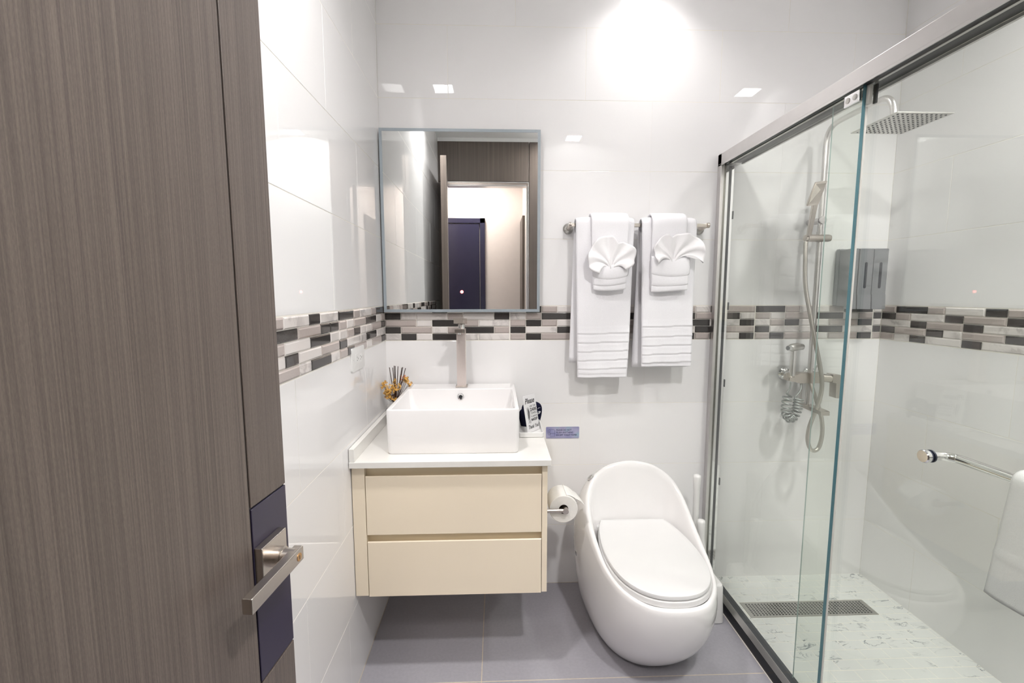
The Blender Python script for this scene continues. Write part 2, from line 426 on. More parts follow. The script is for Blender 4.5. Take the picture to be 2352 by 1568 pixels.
_cache = {}
def tile_mesh(kind, w, h, t, bev, mat):
    key = (kind, round(w, 4), round(h, 4))
    if key not in _cache:
        bm = bmesh.new(); bk = bev * 0.75 if kind.startswith('mosaic') else bev * 0.6
        # back face at y=0 (wall side), front at y=-t ; local x across, z up, origin at lower-left
        z0 = [(0, 0, 0), (w, 0, 0), (w, 0, h), (0, 0, h)]
        z1 = [(0, -t + bk, 0), (w, -t + bk, 0), (w, -t + bk, h), (0, -t + bk, h)]
        z2 = [(bev, -t, bev), (w - bev, -t, bev), (w - bev, -t, h - bev), (bev, -t, h - bev)]
        bm_loft(bm, [z0, z1, z2], True, True, True)
        bmesh.ops.recalc_face_normals(bm, faces=bm.faces)
        me = bpy.data.meshes.new(kind); bm.to_mesh(me); bm.free(); me.materials.append(mat)
        _cache[key] = me
    return _cache[key]

ROT = {'B': 0.0, 'L': PI / 2, 'R': -PI / 2}
def place_tile(name, me, wall, s, z, depth, parent, jit=0.0):
    # depth: distance of the wall-side face behind the finished plane
    loc = {'B': (s, depth, z), 'L': (-depth, s, z), 'R': (W + depth, -s, z)}[wall]
    o = bpy.data.objects.new(name, me)
    o.location = loc
    o.rotation_euler = (random.uniform(-jit, jit), random.uniform(-jit, jit) * 0.2, ROT[wall] + random.uniform(-jit, jit))
    return link(o, parent)

GR = 0.0022
ROWS = [(0.0, 0.3), (0.3, 0.6), (0.6, 0.9), (0.9, 1.2)] + [(MOS1 + 0.3 * i, min(MOS1 + 0.3 * (i + 1), CEIL)) for i in range(5)]
def tile_wall(wall, parent, s0, s1, offs):
    # offs[i]: position of one vertical joint in row i (pitch 0.602)
    for ri, ((z0, z1), off) in enumerate(zip(ROWS, offs)):
        gv = 0.0004 if (wall == 'B' and ri < 7) else GR * 0.7
        js = [s0]
        k = math.ceil((s0 + 0.03 - off) / 0.602)
        while off + k * 0.602 < s1 - 0.03:
            js.append(off + k * 0.602); k += 1
        js.append(s1)
        for a, b in zip(js, js[1:]):
            me = tile_mesh('wall_tile', b - a - gv, z1 - z0 - GR, 0.0028, 0.0004 if gv < 0.001 else 0.0006, M['tile'])
            place_tile('wall_tile', me, wall, a + gv / 2, z0 + GR / 2, 0.0028, parent, 0.0007)
tile_wall('B', wall_back, 0.0, W, [0.303, 0.602, 0.303, 0.602, 0.602, 0.602, 0.602, 0.303, 0.597])
tile_wall('L', wall_left, DOORY, 0.0, [-0.615, -0.927, -0.615, -0.927, -0.63, -0.945, -0.63, -0.945, -0.63])
tile_wall('R', wall_right, 0.0, -DOORY, [0.27, 0.57, 0.27, 0.57, 0.57, 0.27, 0.57, 0.27, 0.57])

# ---- decor band of bevelled mosaic bars
SH = {
 'A': ['D2 T1 W2 T1 D2', 'T1 W1 T2 D2 W1 T1', 'W1 T1 D1 W1 W1 T2 D1', 'D1 W2 W1 D2 W2', 'T1 D1 T2 W1 T2 D1'],
 'B': ['T1 W2 D1 W1 T2 D1', 'D1 W1 W2 T1 W2 D1', 'T2 W1 D2 T1 W2', 'D1 T2 W1 T1 D2 T1', 'W1 D1 W1 D2 W1 W2'],
 'C': ['W1 D1 T1 W2 T1 D1 W1', 'W1 T1 D2 T2 W1 D1', 'T1 D1 T1 W2 D1 W1 T1', 'D1 W2 D1 W1 D1 W1 T1', 'T1 D1 T2 W2 D1 W1'],
 'E': ['T1 W2 T1 W1 D1 T2', 'T1 W2 D1 T2 D1 W1', 'D1 W1 T1 D2 W1 W1 D1', 'W1 T2 W1 D2 T2', 'T1 W2 D1 T1 D1 W1 D1'],
 'F': ['W1', 'D1', 'W1', 'D1', 'T1'],
 'L': ['D2 T1 W2 D1 W2', 'W2 D2 T2 D1 D1', 'D2 T1 W2 D2 W1', 'T2 W1 D1 W2 T2', 'W1 D1 T2 W1 D2 W1'],
 'R': ['T1 D2 T1 W2 D1 T1', 'D1 T1 W2 D1 T2 D1', 'W2 D1 T2 D1 W2', 'D1 T2 D1 W1 T2 D1', 'T1 W1 D1 W2 D1 W2'],
}
MM = {'D': M['mos_d'], 'T': M['mos_t'], 'W': M['mos_w']}
BV = {'D': 0.0035, 'T': 0.0048, 'W': 0.0035}
def mosaic(wall, parent, sheet, s0, s1):
    rh = (MOS1 - MOS0 - 0.004) / 5
    for r, row in enumerate(SH[sheet]):
        toks = row.split(); tot = sum(int(t[1:]) for t in toks)
        u = (s1 - s0 - 0.003) / tot; x = s0 + 0.0015
        z0 = MOS1 - 0.002 - (r + 1) * rh
        for t in toks:
            w = u * int(t[1:])
            me = tile_mesh('mosaic_' + t[0], w - 0.0020, rh - 0.0018, 0.0052, BV[t[0]], MM[t[0]])
            place_tile('mosaic_bar', me, wall, x + 0.0010, z0 + 0.0009, 0.0052 - BV[t[0]] * 0.75 - 0.0004, parent, 0.004)
            x += w
for sh, a, b in (('B', 0.0, 0.571), ('C', 0.571, 1.153), ('E', 1.153, 1.7226), ('A', 1.7226, 2.292), ('F', 2.292, W)):
    mosaic('B', wall_back, sh, a, b)
mosaic('L', wall_left, 'A', -0.601, 0.0); mosaic('L', wall_left, 'L', -1.202, -0.601); mosaic('L', wall_left, 'E', -1.803, -1.202)
mosaic('R', wall_right, 'R', 0.0, 0.600); mosaic('R', wall_right, 'C', 0.600, 1.2)

# ---- room floor tiles (60 cm) left of the shower kerb
def floor_piece(name, x0, x1, y0, y1, z, t, bev, mat, parent):
    key = ('fl', name, round(x1 - x0, 4), round(y1 - y0, 4))
    if key not in _cache:
        w, h = x1 - x0, y1 - y0
        bm = bmesh.new()
        bm_loft(bm, [[(0, 0, -t), (w, 0, -t), (w, h, -t), (0, h, -t)], [(0, 0, -bev), (w, 0, -bev), (w, h, -bev), (0, h, -bev)], [(bev, bev, 0), (w - bev, bev, 0), (w - bev, h - bev, 0), (bev, h - bev, 0)]], True, True, True)
        bmesh.ops.recalc_face_normals(bm, faces=bm.faces)
        me = bpy.data.meshes.new(name); bm.to_mesh(me); bm.free(); me.materials.append(mat); _cache[key] = me
    o = bpy.data.objects.new(name, _cache[key]); o.location = (x0, y0, z)
    return link(o, parent)
g = 0.0015
for xa, xb in ((0.0, 0.449), (0.449, 1.515)):
    for ya, yb in ((-0.555, 0.0), (-1.155, -0.555), (-1.755, -1.155), (DOORY, -1.755)):
        floor_piece('floor_tile', xa + g, xb - g, ya + g, yb - g, 0.0, 0.003, 0.0006, M['floor_tile'], floor)

# ---- shower floor: small marble bricks
KX0, KX1 = 1.512, 1.558
SZ = 0.012
sb = struct(box('floor_shower', KX1 - 0.01, W, DOORY, 0.0, -0.0003, SZ - 0.0004, M['grout']))
DR = (1.612, 2.186, -0.287, -0.190)   # drain opening
rows = []
bw, bh = 0.0945, 0.0472
y = 0.0; r = 0; cnt = 0; rest = []
while y - bh > DOORY:
    off = 0.0 if r % 2 == 0 else bw / 2
    x = KX1 - off
    while x < W - 0.004:
        xa, xb = max(x, KX1), min(x + bw, W)
        if xb - xa > 0.012:
            ya, yb = y - bh, y
            segs = [(xa, xb, ya, yb)]
            if yb > DR[2] and ya < DR[3] and xb > DR[0] and xa < DR[1]:
                segs = []
                if xa < DR[0]: segs.append((xa, DR[0], ya, yb))
                if xb > DR[1]: segs.append((DR[1], xb, ya, yb))
                for p, q2 in ((ya, min(yb, DR[2])), (max(ya, DR[3]), yb)):
                    if q2 - p > 0.008: segs.append((max(xa, DR[0]), min(xb, DR[1]), p, q2))
            for s in segs:
                if s[1] - s[0] > 0.008: rows.append(s)
        x += bw
    y -= bh; r += 1
for i, s in enumerate(rows):
    if i < 290: floor_piece('marble_brick', s[0] + .001, s[1] - .001, s[2] + .001, s[3] - .001, SZ, 0.003, 0.0006, M['shower_marble'], sb)
    else: rest.append(s)
bm = bmesh.new()
for s in rest: bm_box(bm, s[0] + .001, s[1] - .001, s[2] + .001, s[3] - .001, SZ - .003, SZ)
o = finish('marble_bricks_far', bm, M['shower_marble'], sb); o['kind'] = 'stuff'

# ---- doorway wall behind the camera (seen in the mirror)
OX0, OX1, OZ = 0.078, 0.797, 2.395
wd_ = struct(box('wall_front', 0.94, W + 0.1, DOORY - 0.1, DOORY, -0.05, CEIL + 0.05, M['ceiling']))
box('lintel_plaster', -0.1, 0.94, DOORY - 0.1, DOORY - 0.004, 2.735, CEIL + 0.02, M['ceiling'], wd_)
box('header_panel', 0.0, 0.801, DOORY - 0.1, DOORY, OZ + 0.012, 2.745, M['wood'], wd_, 0.001)
box('jamb_panel', 0.806, 0.94, DOORY - 0.1, DOORY, 0.0, 2.745, M['wood'], wd_, 0.001)
box('hinge_jamb', 0.0, OX0 - 0.006, DOORY - 0.1, DOORY, 0.0, OZ, M['wood'], wd_, 0.001)
fr = struct(box('trim_1', OX0, 0.803, DOORY - 0.1, DOORY + 0.002, OZ, OZ + 0.008, M['alu']))
struct(box('trim_2', OX1, OX1 + 0.006, DOORY - 0.1, DOORY + 0.002, 0.0, OZ, M['alu']))
struct(box('trim_3', OX1 - 0.014, OX1 - 0.003, DOORY - 0.1, DOORY - 0.03, 0.0, OZ - 0.02, M['alu']))
struct(box('trim_4', OX0, OX1 - 0.014, DOORY - 0.1, DOORY - 0.03, OZ - 0.022, OZ - 0.008, M['alu']))
# hallway beyond
HY = -3.05
struct(box('wall_hall', -1.2, 1.6, HY - 0.1, HY, -0.05, 2.75, M['hall_wall']))
struct(box('wall_hall_right', 0.80, 0.9, HY, DOORY - 0.28, -0.05, 2.75, M['hall_wall']))
struct(box('wall_hall_left', -1.3, -1.2, HY - 0.1, DOORY - 0.1, -0.05, 2.75, M['hall_wall']))
struct(box('wall_hall_front', -1.3, 0.0, DOORY - 0.14, DOORY - 0.1, -0.05, 2.75, M['hall_wall']))
struct(box('trim_5', 0.775, 0.80, HY + 0.01, DOORY - 0.5, 0.0, 2.2, M['wood']))
struct(box('floor_hall', -1.3, 1.6, HY - 0.1, DOORY - 0.1, -0.10, 0.0, M['floor_tile']))
struct(box('ceiling_hall', -1.3, 1.6, HY - 0.1, DOORY - 0.1, 2.70, 2.80, M['ceiling']))
d2 = struct(box('door_2', -0.50, 0.325, HY + 0.002, HY + 0.03, 0.0, 2.18, M['hall_navy'], None, 0.002))
box('door_casing', 0.333, 0.388, HY + 0.001, HY + 0.04, 0.0, 2.24, M['hall_navy'], d2, 0.003)
box('door_casing', -0.56, 0.388, HY + 0.001, HY + 0.04, 2.186, 2.24, M['hall_navy'], d2, 0.003)
hl = thing('ceiling_lamp', 'square ceiling lamp in the hallway beyond the doorway', 'lamp', (0.2, -2.62, 2.69))
box('diffuser', 0.05, 0.35, -2.77, -2.47, 2.680, 2.690, M['hall_lamp'], hl)
box('lamp_frame', 0.03, 0.37, -2.79, -2.45, 2.690, 2.70, M['lamp_frame'], hl)

# ---- square ceiling downlights
for i, (lx, ly, lab) in enumerate(((0.165, -1.09, 'square recessed downlight over the open wooden door by the left wall'),
                                   (2.215, -1.07, 'square recessed downlight above the shower by the right wall'),
                                   (1.19, -1.99, 'square recessed downlight nearest the doorway'),
                                   (1.16, -0.19, 'square recessed downlight close to the wall above the towels'))):
    t = thing('ceiling_downlight', lab, 'downlight', (lx, ly, CEIL), 'square ceiling downlights')
    h = 0.062
    box('diffuser', lx - h, lx + h, ly - h, ly + h, CEIL - 0.006, CEIL - 0.003, M['lamp_dim'] if i == 3 else M['lamp'], t)
    bm = bmesh.new()
    for a in ((lx - h - .012, lx - h, ly - h - .012, ly + h + .012), (lx + h, lx + h + .012, ly - h - .012, ly + h + .012), (lx - h, lx + h, ly - h - .012, ly - h), (lx - h, lx + h, ly + h, ly + h + .012)):
        bm_box(bm, a[0], a[1], a[2], a[3], CEIL - 0.008, CEIL)
    finish('lamp_frame', bm, M['lamp_frame'], t)
    al = bpy.data.lights.new('downlight_beam', 'AREA'); al.shape = 'SQUARE'; al.size = 0.12
    al.energy = LAMP_W * (0.70, 0.78, 1.80, 0.14)[i]; al.spread = math.radians(168) if i == 2 else LAMP_SPREAD; al.color = (1.0, 0.975, 0.965)
    lo = bpy.data.objects.new('downlight_beam', al); lo.location = (lx, ly, CEIL - 0.009); lo.matrix_world = Matrix.Translation((lx, ly, CEIL - 0.009))
    link(lo, t)

# ------------------------------------------------------------------ entrance door, standing open on the left
P0 = Vector((0.1565, -1.33, 0)); Du = Vector((0.095, 0.9955, 0)).normalized(); Dn = Vector((Du.y, -Du.x, 0))
MD = Matrix(((Du.x, Dn.x, 0, P0.x), (Du.y, Dn.y, 0, P0.y), (0, 0, 1, 0), (0, 0, 0, 1)))   # (u, n, z) -> world
door = bpy.data.objects.new('door_1', None); COL.objects.link(door); door.location = P0; door.matrix_world = Matrix.Translation(P0)
tag(door, 'grey-brown wood veneer door standing open, navy lock panel', 'door', kind='structure')
def dbox(name, u0, u1, n0, n1, z0, z1, mat, parent, bev=0.0, seg=2):
    me_o = box(name, u0, u1, n0, n1, z0, z1, mat, None, bev, seg)
    loc = me_o.location.copy()
    me_o.matrix_world = MD @ Matrix.Translation(loc)
    me_o.parent = parent; me_o.matrix_parent_inverse = parent.matrix_world.inverted()
    return me_o
DT = 2.398
core = dbox('door_core', -0.772, -0.001, -0.041, -0.0025, 0.008, DT, M['black'], door)
dbox('veneer_panel', -0.772, -0.0925, -0.003, 0.0, 0.008, DT, M['wood'], door, 0.0006, 1)
dbox('veneer_strip', -0.0888, 0.0, -0.003, 0.0, 1.1006, DT, M['wood'], door, 0.0006, 1)
dbox('veneer_strip', -0.0888, 0.0, -0.003, 0.0, 0.008, 0.8188, M['wood'], door, 0.0006, 1)
dbox('edge_band', -0.001, 0.0, -0.041, -0.003, 0.008, DT, M['wood'], door)
dbox('back_veneer', -0.772, 0.0, -0.043, -0.041, 0.008, DT, M['wood'], door)
lp = dbox('lock_panel', -0.0888, 0.0, -0.003, 0.0, 0.8218, 1.0977, M['navy'], door, 0.0006, 1)
lp['label'] = 'navy blue panel behind the lever handle'
hd = bpy.data.objects.new('lever_handle', None); COL.objects.link(hd)
hd.matrix_world = MD @ Matrix.Translation((-0.057, 0, 1.0)); hd.parent = door; hd.matrix_parent_inverse = door.matrix_world.inverted()
hd['label'] = 'brushed nickel lever handle on a square rose'
dbox('rose', -0.089, -0.026, 0.0, 0.013, 0.974, 1.0375, M['nickel'], hd, 0.0012)
bm = bm_lathe(bmesh.new(), [(0.0155, 0.0), (0.0155, 0.012), (0.013, 0.013), (0.013, 0.032)], (0, 0, 0), (0, 1, 0), 28)
o = finish('neck', bm, M['nickel'], None, 'auto', False); o.matrix_world = MD @ Matrix.Translation((-0.0565, 0.013, 1.0065)); o.parent = hd; o.matrix_parent_inverse = hd.matrix_world.inverted()
dbox('lever', -0.171, -0.0435, 0.036, 0.0505, 0.9965, 1.0185, M['nickel'], hd, 0.0012)
bm = bm_lathe(bmesh.new(), [(0.0062, 0.0), (0.0062, 0.0006), (0.0, 0.0007)], (0, 0, 0), (0, 1, 0), 20)
o = finish('keyhole_plug', bm, M['brass'], None, 'auto', False); o.matrix_world = MD @ Matrix.Translation((-0.0567, 0.0505, 1.0068)); o.parent = hd; o.matrix_parent_inverse = hd.matrix_world.inverted()
dbox('key_slot', -0.0574, -0.056, 0.0508, 0.0514, 1.0035, 1.0095, M['black'], hd)

# ------------------------------------------------------------------ vanity cabinet, worktop, basin, tap
CZ = 0.84           # worktop height
CF = -0.540         # cabinet front plane
van = thing('vanity_cabinet', 'wall-hung cream lacquer vanity cabinet with two wide drawers', 'cabinet', (0.345, CF, 0.335))
box('filler_strip', 0.0025, 0.047, CF, -0.004, 0.336, 0.8185, M['lacquer'], van, 0.0008)
box('side_panel', 0.669, 0.688, CF, -0.004, 0.336, 0.8185, M['lacquer'], van, 0.0008)
box('bottom_panel', 0.047, 0.669, CF + 0.03, -0.004, 0.345, 0.362, M['lacquer'], van)
box('back_panel', 0.047, 0.669, -0.02, -0.004, 0.362, 0.815, M['lacquer'], van)
box('grip_rail', 0.047, 0.669, CF + 0.024, CF + 0.04, 0.70, 0.8185, M['lacquer_in'], van)
box('grip_rail', 0.047, 0.669, CF + 0.024, CF + 0.04, 0.50, 0.60, M['lacquer_in'], van)
for z0, z1 in ((0.566, 0.781), (0.333, 0.540)):
    dr = bpy.data.objects.new('drawer', None); COL.objects.link(dr); dr.matrix_world = Matrix.Translation((0.358, CF, z0)); link_p = van
    dr.parent = van; dr.matrix_parent_inverse = van.matrix_world.inverted()
    # front with a chamfered top lip
    prof = [(CF, z0), (CF, z1 - 0.003), (CF + 0.003, z1), (CF + 0.019, z1 - 0.012), (CF + 0.019, z0)]
    bm = bmesh.new()
    bm_loft(bm, [[(0.0495, p[0], p[1]) for p in prof], [(0.667, p[0], p[1]) for p in prof]], True, True, True)
    finish('drawer_front', bm, M['lacquer'], dr)
    box('drawer_box', 0.07, 0.645, CF + 0.051, -0.06, z0 + 0.03, z1 - 0.10, M['lacquer_in'], dr)

top = thing('worktop', 'white quartz vanity worktop with a raised side splash', 'worktop', (0.35, -0.28, 0.82))
box('slab', 0.002, 0.699, -0.563, -0.003, 0.8185, CZ, M['quartz'], top, 0.0015)
box('side_splash', 0.002, 0.0205, -0.560, -0.003, CZ, CZ + 0.046, M['quartz'], top, 0.0012)

BX0, BX1, BF, BB, BZ = 0.113, 0.591, -0.4905, -0.022, 1.003
ba = thing('wash_basin', 'white square-cornered porcelain vessel basin on the vanity', 'basin', (0.352, -0.25, CZ))
def rr3(x0, x1, y0, y1, r, z, n=6): return [(x, y, z) for x, y in rrect(x0, x1, y0, y1, r, n)]
rings = [rr3(BX0 + 0.012, BX1 - 0.012, BF + 0.012, BB - 0.012, 0.012, CZ),
         rr3(BX0 + 0.006, BX1 - 0.006, BF + 0.004, BB - 0.006, 0.014, CZ + 0.001),
         rr3(BX0 + 0.003, BX1 - 0.003, BF + 0.002, BB - 0.003, 0.015, CZ + 0.006),
         rr3(BX0 + 0.001, BX1 - 0.001, BF + 0.001, BB, 0.016, CZ + 0.05),
         rr3(BX0, BX1, BF, BB, 0.017, BZ - 0.006),
         rr3(BX0 + 0.0015, BX1 - 0.0015, BF + 0.0015, BB - 0.0015, 0.016, BZ - 0.0015),
         rr3(BX0 + 0.005, BX1 - 0.005, BF + 0.005, BB - 0.004, 0.014, BZ),
         rr3(BX0 + 0.013, BX1 - 0.013, BF + 0.013, BB - 0.110, 0.012, BZ),
         rr3(BX0 + 0.016, BX1 - 0.016, BF + 0.016, BB - 0.113, 0.014, BZ - 0.003),
         rr3(BX0 + 0.022, BX1 - 0.022, BF + 0.022, BB - 0.117, 0.022, BZ - 0.06),
         rr3(BX0 + 0.034, BX1 - 0.034, BF + 0.034, BB - 0.124, 0.04, BZ - 0.105),
         rr3(BX0 + 0.07, BX1 - 0.07, BF + 0.07, BB - 0.150, 0.05, BZ - 0.122),
         rr3(BX0 + 0.20, BX1 - 0.20, BF + 0.14, BB - 0.22, 0.03, BZ - 0.127)]
finish('bowl', bm_loft(bmesh.new(), rings, True, True, True), M['porcelain'], ba, 'auto')
oy = BB - 0.1145 - 0.0018; ox = 0.352
bm = bm_lathe(bmesh.new(), [(0.0075, 0.0), (0.0075, 0.002), (0.0125, 0.003), (0.0145, 0.0015), (0.0145, -0.002)], (ox, oy, BZ - 0.034), (0, -1, 0.08), 28)
finish('overflow_ring', bm, M['chrome'], ba, 'auto')
lathe('overflow_hole', [(0.0076, 0.0), (0.0076, 0.0024), (0, 0.0025)], (ox, oy, BZ - 0.034), M['hole'], ba, (0, -1, 0.08))  # solid disc, the shade of the hole is in its colour
lathe('drain_plug', [(0.022, 0.0), (0.022, 0.003), (0.019, 0.005), (0, 0.006)], (0.352, -0.30, BZ - 0.127), M['chrome'], ba)

ft = thing('basin_tap', 'tall square brushed nickel single-lever basin tap', 'tap', (0.353, -0.085, BZ))
tx, ty = 0.3535, -0.083
box('base_plate', tx - 0.026, tx + 0.026, ty - 0.026, ty + 0.026, BZ, BZ + 0.006, M['nickel'], ft, 0.001)
bm = bmesh.new()
bm_loft(bm, [[(tx + sx * w, ty + sy * w, z) for sx, sy in ((-1, -1), (1, -1), (1, 1), (-1, 1))] for w, z in ((0.0195, BZ + 0.006), (0.0195, 1.262))], True, True, True)
finish('column', bm, M['nickel_lit'], ft)
# spout slab reaching forward, slightly rising
bm = bmesh.new()
def tilt_box(bm, x0, x1, ya, za, yb, zb, h):
    bm_loft(bm, [[(x0, ya, za), (x1, ya, za), (x1, ya, za + h), (x0, ya, za + h)], [(x0, yb, zb), (x1, yb, zb), (x1, yb, zb + h), (x0, yb, zb + h)]], True, True, True)
tilt_box(bm, tx - 0.0175, tx + 0.0175, ty + 0.0195, 1.240, ty - 0.120, 1.252, 0.017)
bmesh.ops.bevel(bm, geom=list(bm.edges), offset=0.0008, segments=1, affect='EDGES')
finish('spout', bm, M['nickel'], ft)
lathe('aerator', [(0.009, 0), (0.009, -0.006), (0, -0.006)], (tx, ty - 0.104, 1.252), M['chrome'], ft)
lathe('cartridge_collar', [(0.016, 0), (0.016, 0.022), (0.012, 0.026)], (tx + 0.002, ty, 1.258), M['chrome'], ft)
bm = bmesh.new()
tilt_box(bm, tx - 0.0185, tx + 0.0215, ty + 0.024, 1.282, ty - 0.060, 1.288, 0.024)
bmesh.ops.rotate(bm, verts=bm.verts, cent=(tx, ty, 1.28), matrix=Matrix.Rotation(math.radians(-9), 3, 'Z'))
bmesh.ops.bevel(bm, geom=list(bm.edges), offset=0.0008, segments=1, affect='EDGES')
finish('lever', bm, M['nickel'], ft)

# ------------------------------------------------------------------ mirror
mx0, mx1, mz0, mz1, my = 0.006, 0.7055, 1.333, 2.1245, -0.032
mi = thing('wall_mirror', 'tall frosted-edge mirror hung above the basin', 'mirror', (0.356, -0.02, mz0))
box('back_case', mx0 + 0.02, mx1 - 0.02, my + 0.005, -0.006, mz0 + 0.02, mz1 - 0.02, M['mirror_side'], mi)
box('mirror_glass', mx0, mx1, my, my + 0.005, mz0, mz1, M['mirror'], mi)
bw_ = 0.0125
bm = bmesh.new()
for a in ((mx0, mx1, mz1 - bw_, mz1), (mx0, mx1, mz0, mz0 + bw_), (mx0, mx0 + bw_, mz0 + bw_, mz1 - bw_), (mx1 - bw_, mx1, mz0 + bw_, mz1 - bw_)):
    bm_box(bm, a[0], a[1], my - 0.0006, my, a[2], a[3])
o = finish('frosted_border', bm, M['frost'], mi); o['label'] = 'bluish grey frosted border strip'
bt = lathe('touch_button', [(0.0075, 0), (0.0075, 0.0005), (0.0055, 0.0005), (0.0055, 0.0)], (0.3549, my, 1.4236), M['red_led'], mi, 'y')
bt['label'] = 'glowing red touch button'
bm = bm_lathe(bmesh.new(), [(0.0064, 0.0005), (0.0064, 0.0008), (0.0056, 0.0008), (0.0056, 0.0005)], (0.3549, my, 1.4236), 'y'); finish('button_ring', bm, M['red_led_core'], bt)

# ------------------------------------------------------------------ socket on the left wall
so = thing('power_socket', 'white double power socket plate on the left wall', 'socket', (0, -0.425, 1.14))
sy0, sy1, sz0, sz1 = -0.497, -0.354, 1.140, 1.2235
yzx = lambda x0: (lambda p: Vector((x0 + p.z, p.x, p.y)))
prism('plate', rrect(sy0, sy1, sz0, sz1, 0.005), 0, 0.0065, M['plastic'], so, 0.0025, 3, yzx(0.0))
scy, scz = (sy0 + sy1) / 2, (sz0 + sz1) / 2
prism('insert', rrect(scy - 0.035, scy + 0.035, scz - 0.017, scz + 0.017, 0.004), 0.0062, 0.0078, M['plastic'], so, 0.0006, 1, yzx(0.0))
for k in (-1, 1):
    for dz in (-0.006, 0.006):
        box('slot', 0.0076, 0.0081, scy + k * 0.019 - 0.0028, scy + k * 0.019 + 0.0028, scz + dz - 0.0011, scz + dz + 0.0011, M['slot'], so)
    box('earth_slot', 0.0076, 0.0081, scy + k * 0.019 + 0.009, scy + k * 0.019 + 0.012, scz - 0.003, scz + 0.003, M['slot'], so)
    lathe('plate_screw', [(0.0028, 0), (0.0028, 0.0008), (0, 0.001)], (0.0062, scy + k * 0.056, scz), M['steel'], so, 'x', 12)

# ------------------------------------------------------------------ reed diffuser behind the basin
rd = thing('reed_diffuser', 'reed diffuser with dark sticks and dried ochre blossoms behind the basin', 'diffuser', (0.056, -0.075, CZ))
rx, ry = 0.057, -0.078
lathe('bottle', [(0.0, 0.0), (0.026, 0.0), (0.028, 0.003), (0.028, 0.06), (0.024, 0.07), (0.011, 0.076), (0.0105, 0.095), (0.012, 0.097), (0.0, 0.097)], (rx, ry, CZ + 0.0005), M['amber'], rd)
tops = [(0.036, 1.092, -0.09), (0.0505, 1.0945, -0.06), (0.0535, 1.0925, -0.10), (0.0575, 1.095, -0.07), (0.072, 1.095, -0.08), (0.0885, 1.088, -0.06), (0.0925, 1.092, -0.10), (0.1035, 1.086, -0.075)]
for x, z, yy in tops:
    tube('reed', [(rx + (x - rx) * -0.15, ry + (yy - ry) * -0.2, CZ + 0.04), (x, yy, z)], 0.0016, M['reed'], rd, 8)
rnd = random.Random(3)
bmA, bmB, bmS = bmesh.new(), bmesh.new(), bmesh.new()
def blossom(bm, c, s):
    n = Vector((rnd.uniform(-1, 1), rnd.uniform(-1.2, 0.2), rnd.uniform(-0.3, 1))).normalized(); u, v = frame_of(n)
    cc = bm.verts.new(c - n * s * 0.2)
    for k in range(5):
        a = 2 * PI * k / 5 + rnd.random() * 0.4
        d = u * math.cos(a) + v * math.sin(a); e = u * math.cos(a + 0.5) + v * math.sin(a + 0.5); f = u * math.cos(a - 0.5) + v * math.sin(a - 0.5)
        p1 = bm.verts.new(c + f * s * 0.62 + n * s * 0.18); p2 = bm.verts.new(c + d * s + n * s * rnd.uniform(0.1, 0.45)); p3 = bm.verts.new(c + e * s * 0.62 + n * s * 0.18)
        bm.faces.new((cc, p1, p2, p3))
clus = [((0.012, -0.10, 1.016), 0.020, 22), ((0.030, -0.115, 0.985), 0.022, 30), ((0.050, -0.125, 1.000), 0.022, 34), ((0.040, -0.12, 0.965), 0.018, 16), ((0.073, -0.105, 1.005), 0.018, 18), ((0.058, -0.09, 1.026), 0.014, 10), ((0.108, -0.085, 1.035), 0.015, 18), ((0.122, -0.085, 1.018), 0.014, 12), ((0.066, -0.115, 0.952), 0.010, 5)]
for c, rad, n in clus:
    for k in range(int(n * 1.3)):
        d = Vector((rnd.gauss(0, 1), rnd.gauss(0, 1), rnd.gauss(0, 1))); d = d.normalized() * rad * rnd.random() ** 0.4
        p = Vector(c) + d
        p.x = max(p.x, 0.006); p.y = min(p.y, -0.04)
        blossom(bmA, p, rnd.uniform(0.0050, 0.0080))
        if k % 3 == 0:
            base = Vector((rx + rnd.uniform(-.006, .006), ry + rnd.uniform(-.006, .006), CZ + 0.09))
            mid = base.lerp(p, 0.55) + Vector((0, 0, -0.006))
            bm_tube(bmS, [base, mid, p], 0.0005, 5)
for k in range(11):
    p = Vector((0.094 + rnd.uniform(-.012, .010), -0.085 + rnd.uniform(-.01, .01), 1.047 + rnd.uniform(-.010, .010)))
    blossom(bmB, p, rnd.uniform(0.004, 0.0058)); bm_tube(bmS, [(rx, ry, CZ + .09), (0.078, -.083, 1.0), p], 0.0005, 5)
for nm, b_, mm in (('ochre_blossoms', bmA, M['petal']), ('orange_blossoms', bmB, M['petal2']), ('dried_stems', bmS, M['stem'])):
    o = finish(nm, b_, mm, rd); o['kind'] = 'stuff'

# ------------------------------------------------------------------ tray, makeup sign, navy towel
tr = prism('tray', rrect(0.598, 0.6985, -0.318, -0.06, 0.008), 0.0, 0.020, M['plastic'], None, 0.002, 2, lambda p: Vector((p.x, p.y, CZ + 0.0005 + p.z)))
bmx = bmesh.new()
rg = [rr3(0.601, 0.6955, -0.315, -0.063, 0.007, CZ + 0.0005), rr3(0.598, 0.6985, -0.318, -0.06, 0.008, CZ + 0.003), rr3(0.598, 0.6985, -0.318, -0.06, 0.008, CZ + 0.020), rr3(0.6005, 0.696, -0.3155, -0.0625, 0.007, CZ + 0.0215), rr3(0.603, 0.6935, -0.313, -0.065, 0.006, CZ + 0.0205), rr3(0.605, 0.6915, -0.311, -0.067, 0.006, CZ + 0.008)]
bpy.data.objects.remove(tr)
tr = finish('tray', bm_loft(bmx, rg, True, True, True), M['plastic'], None, 'auto')
tag(tr, 'small white tray at the right end of the worktop', 'tray')

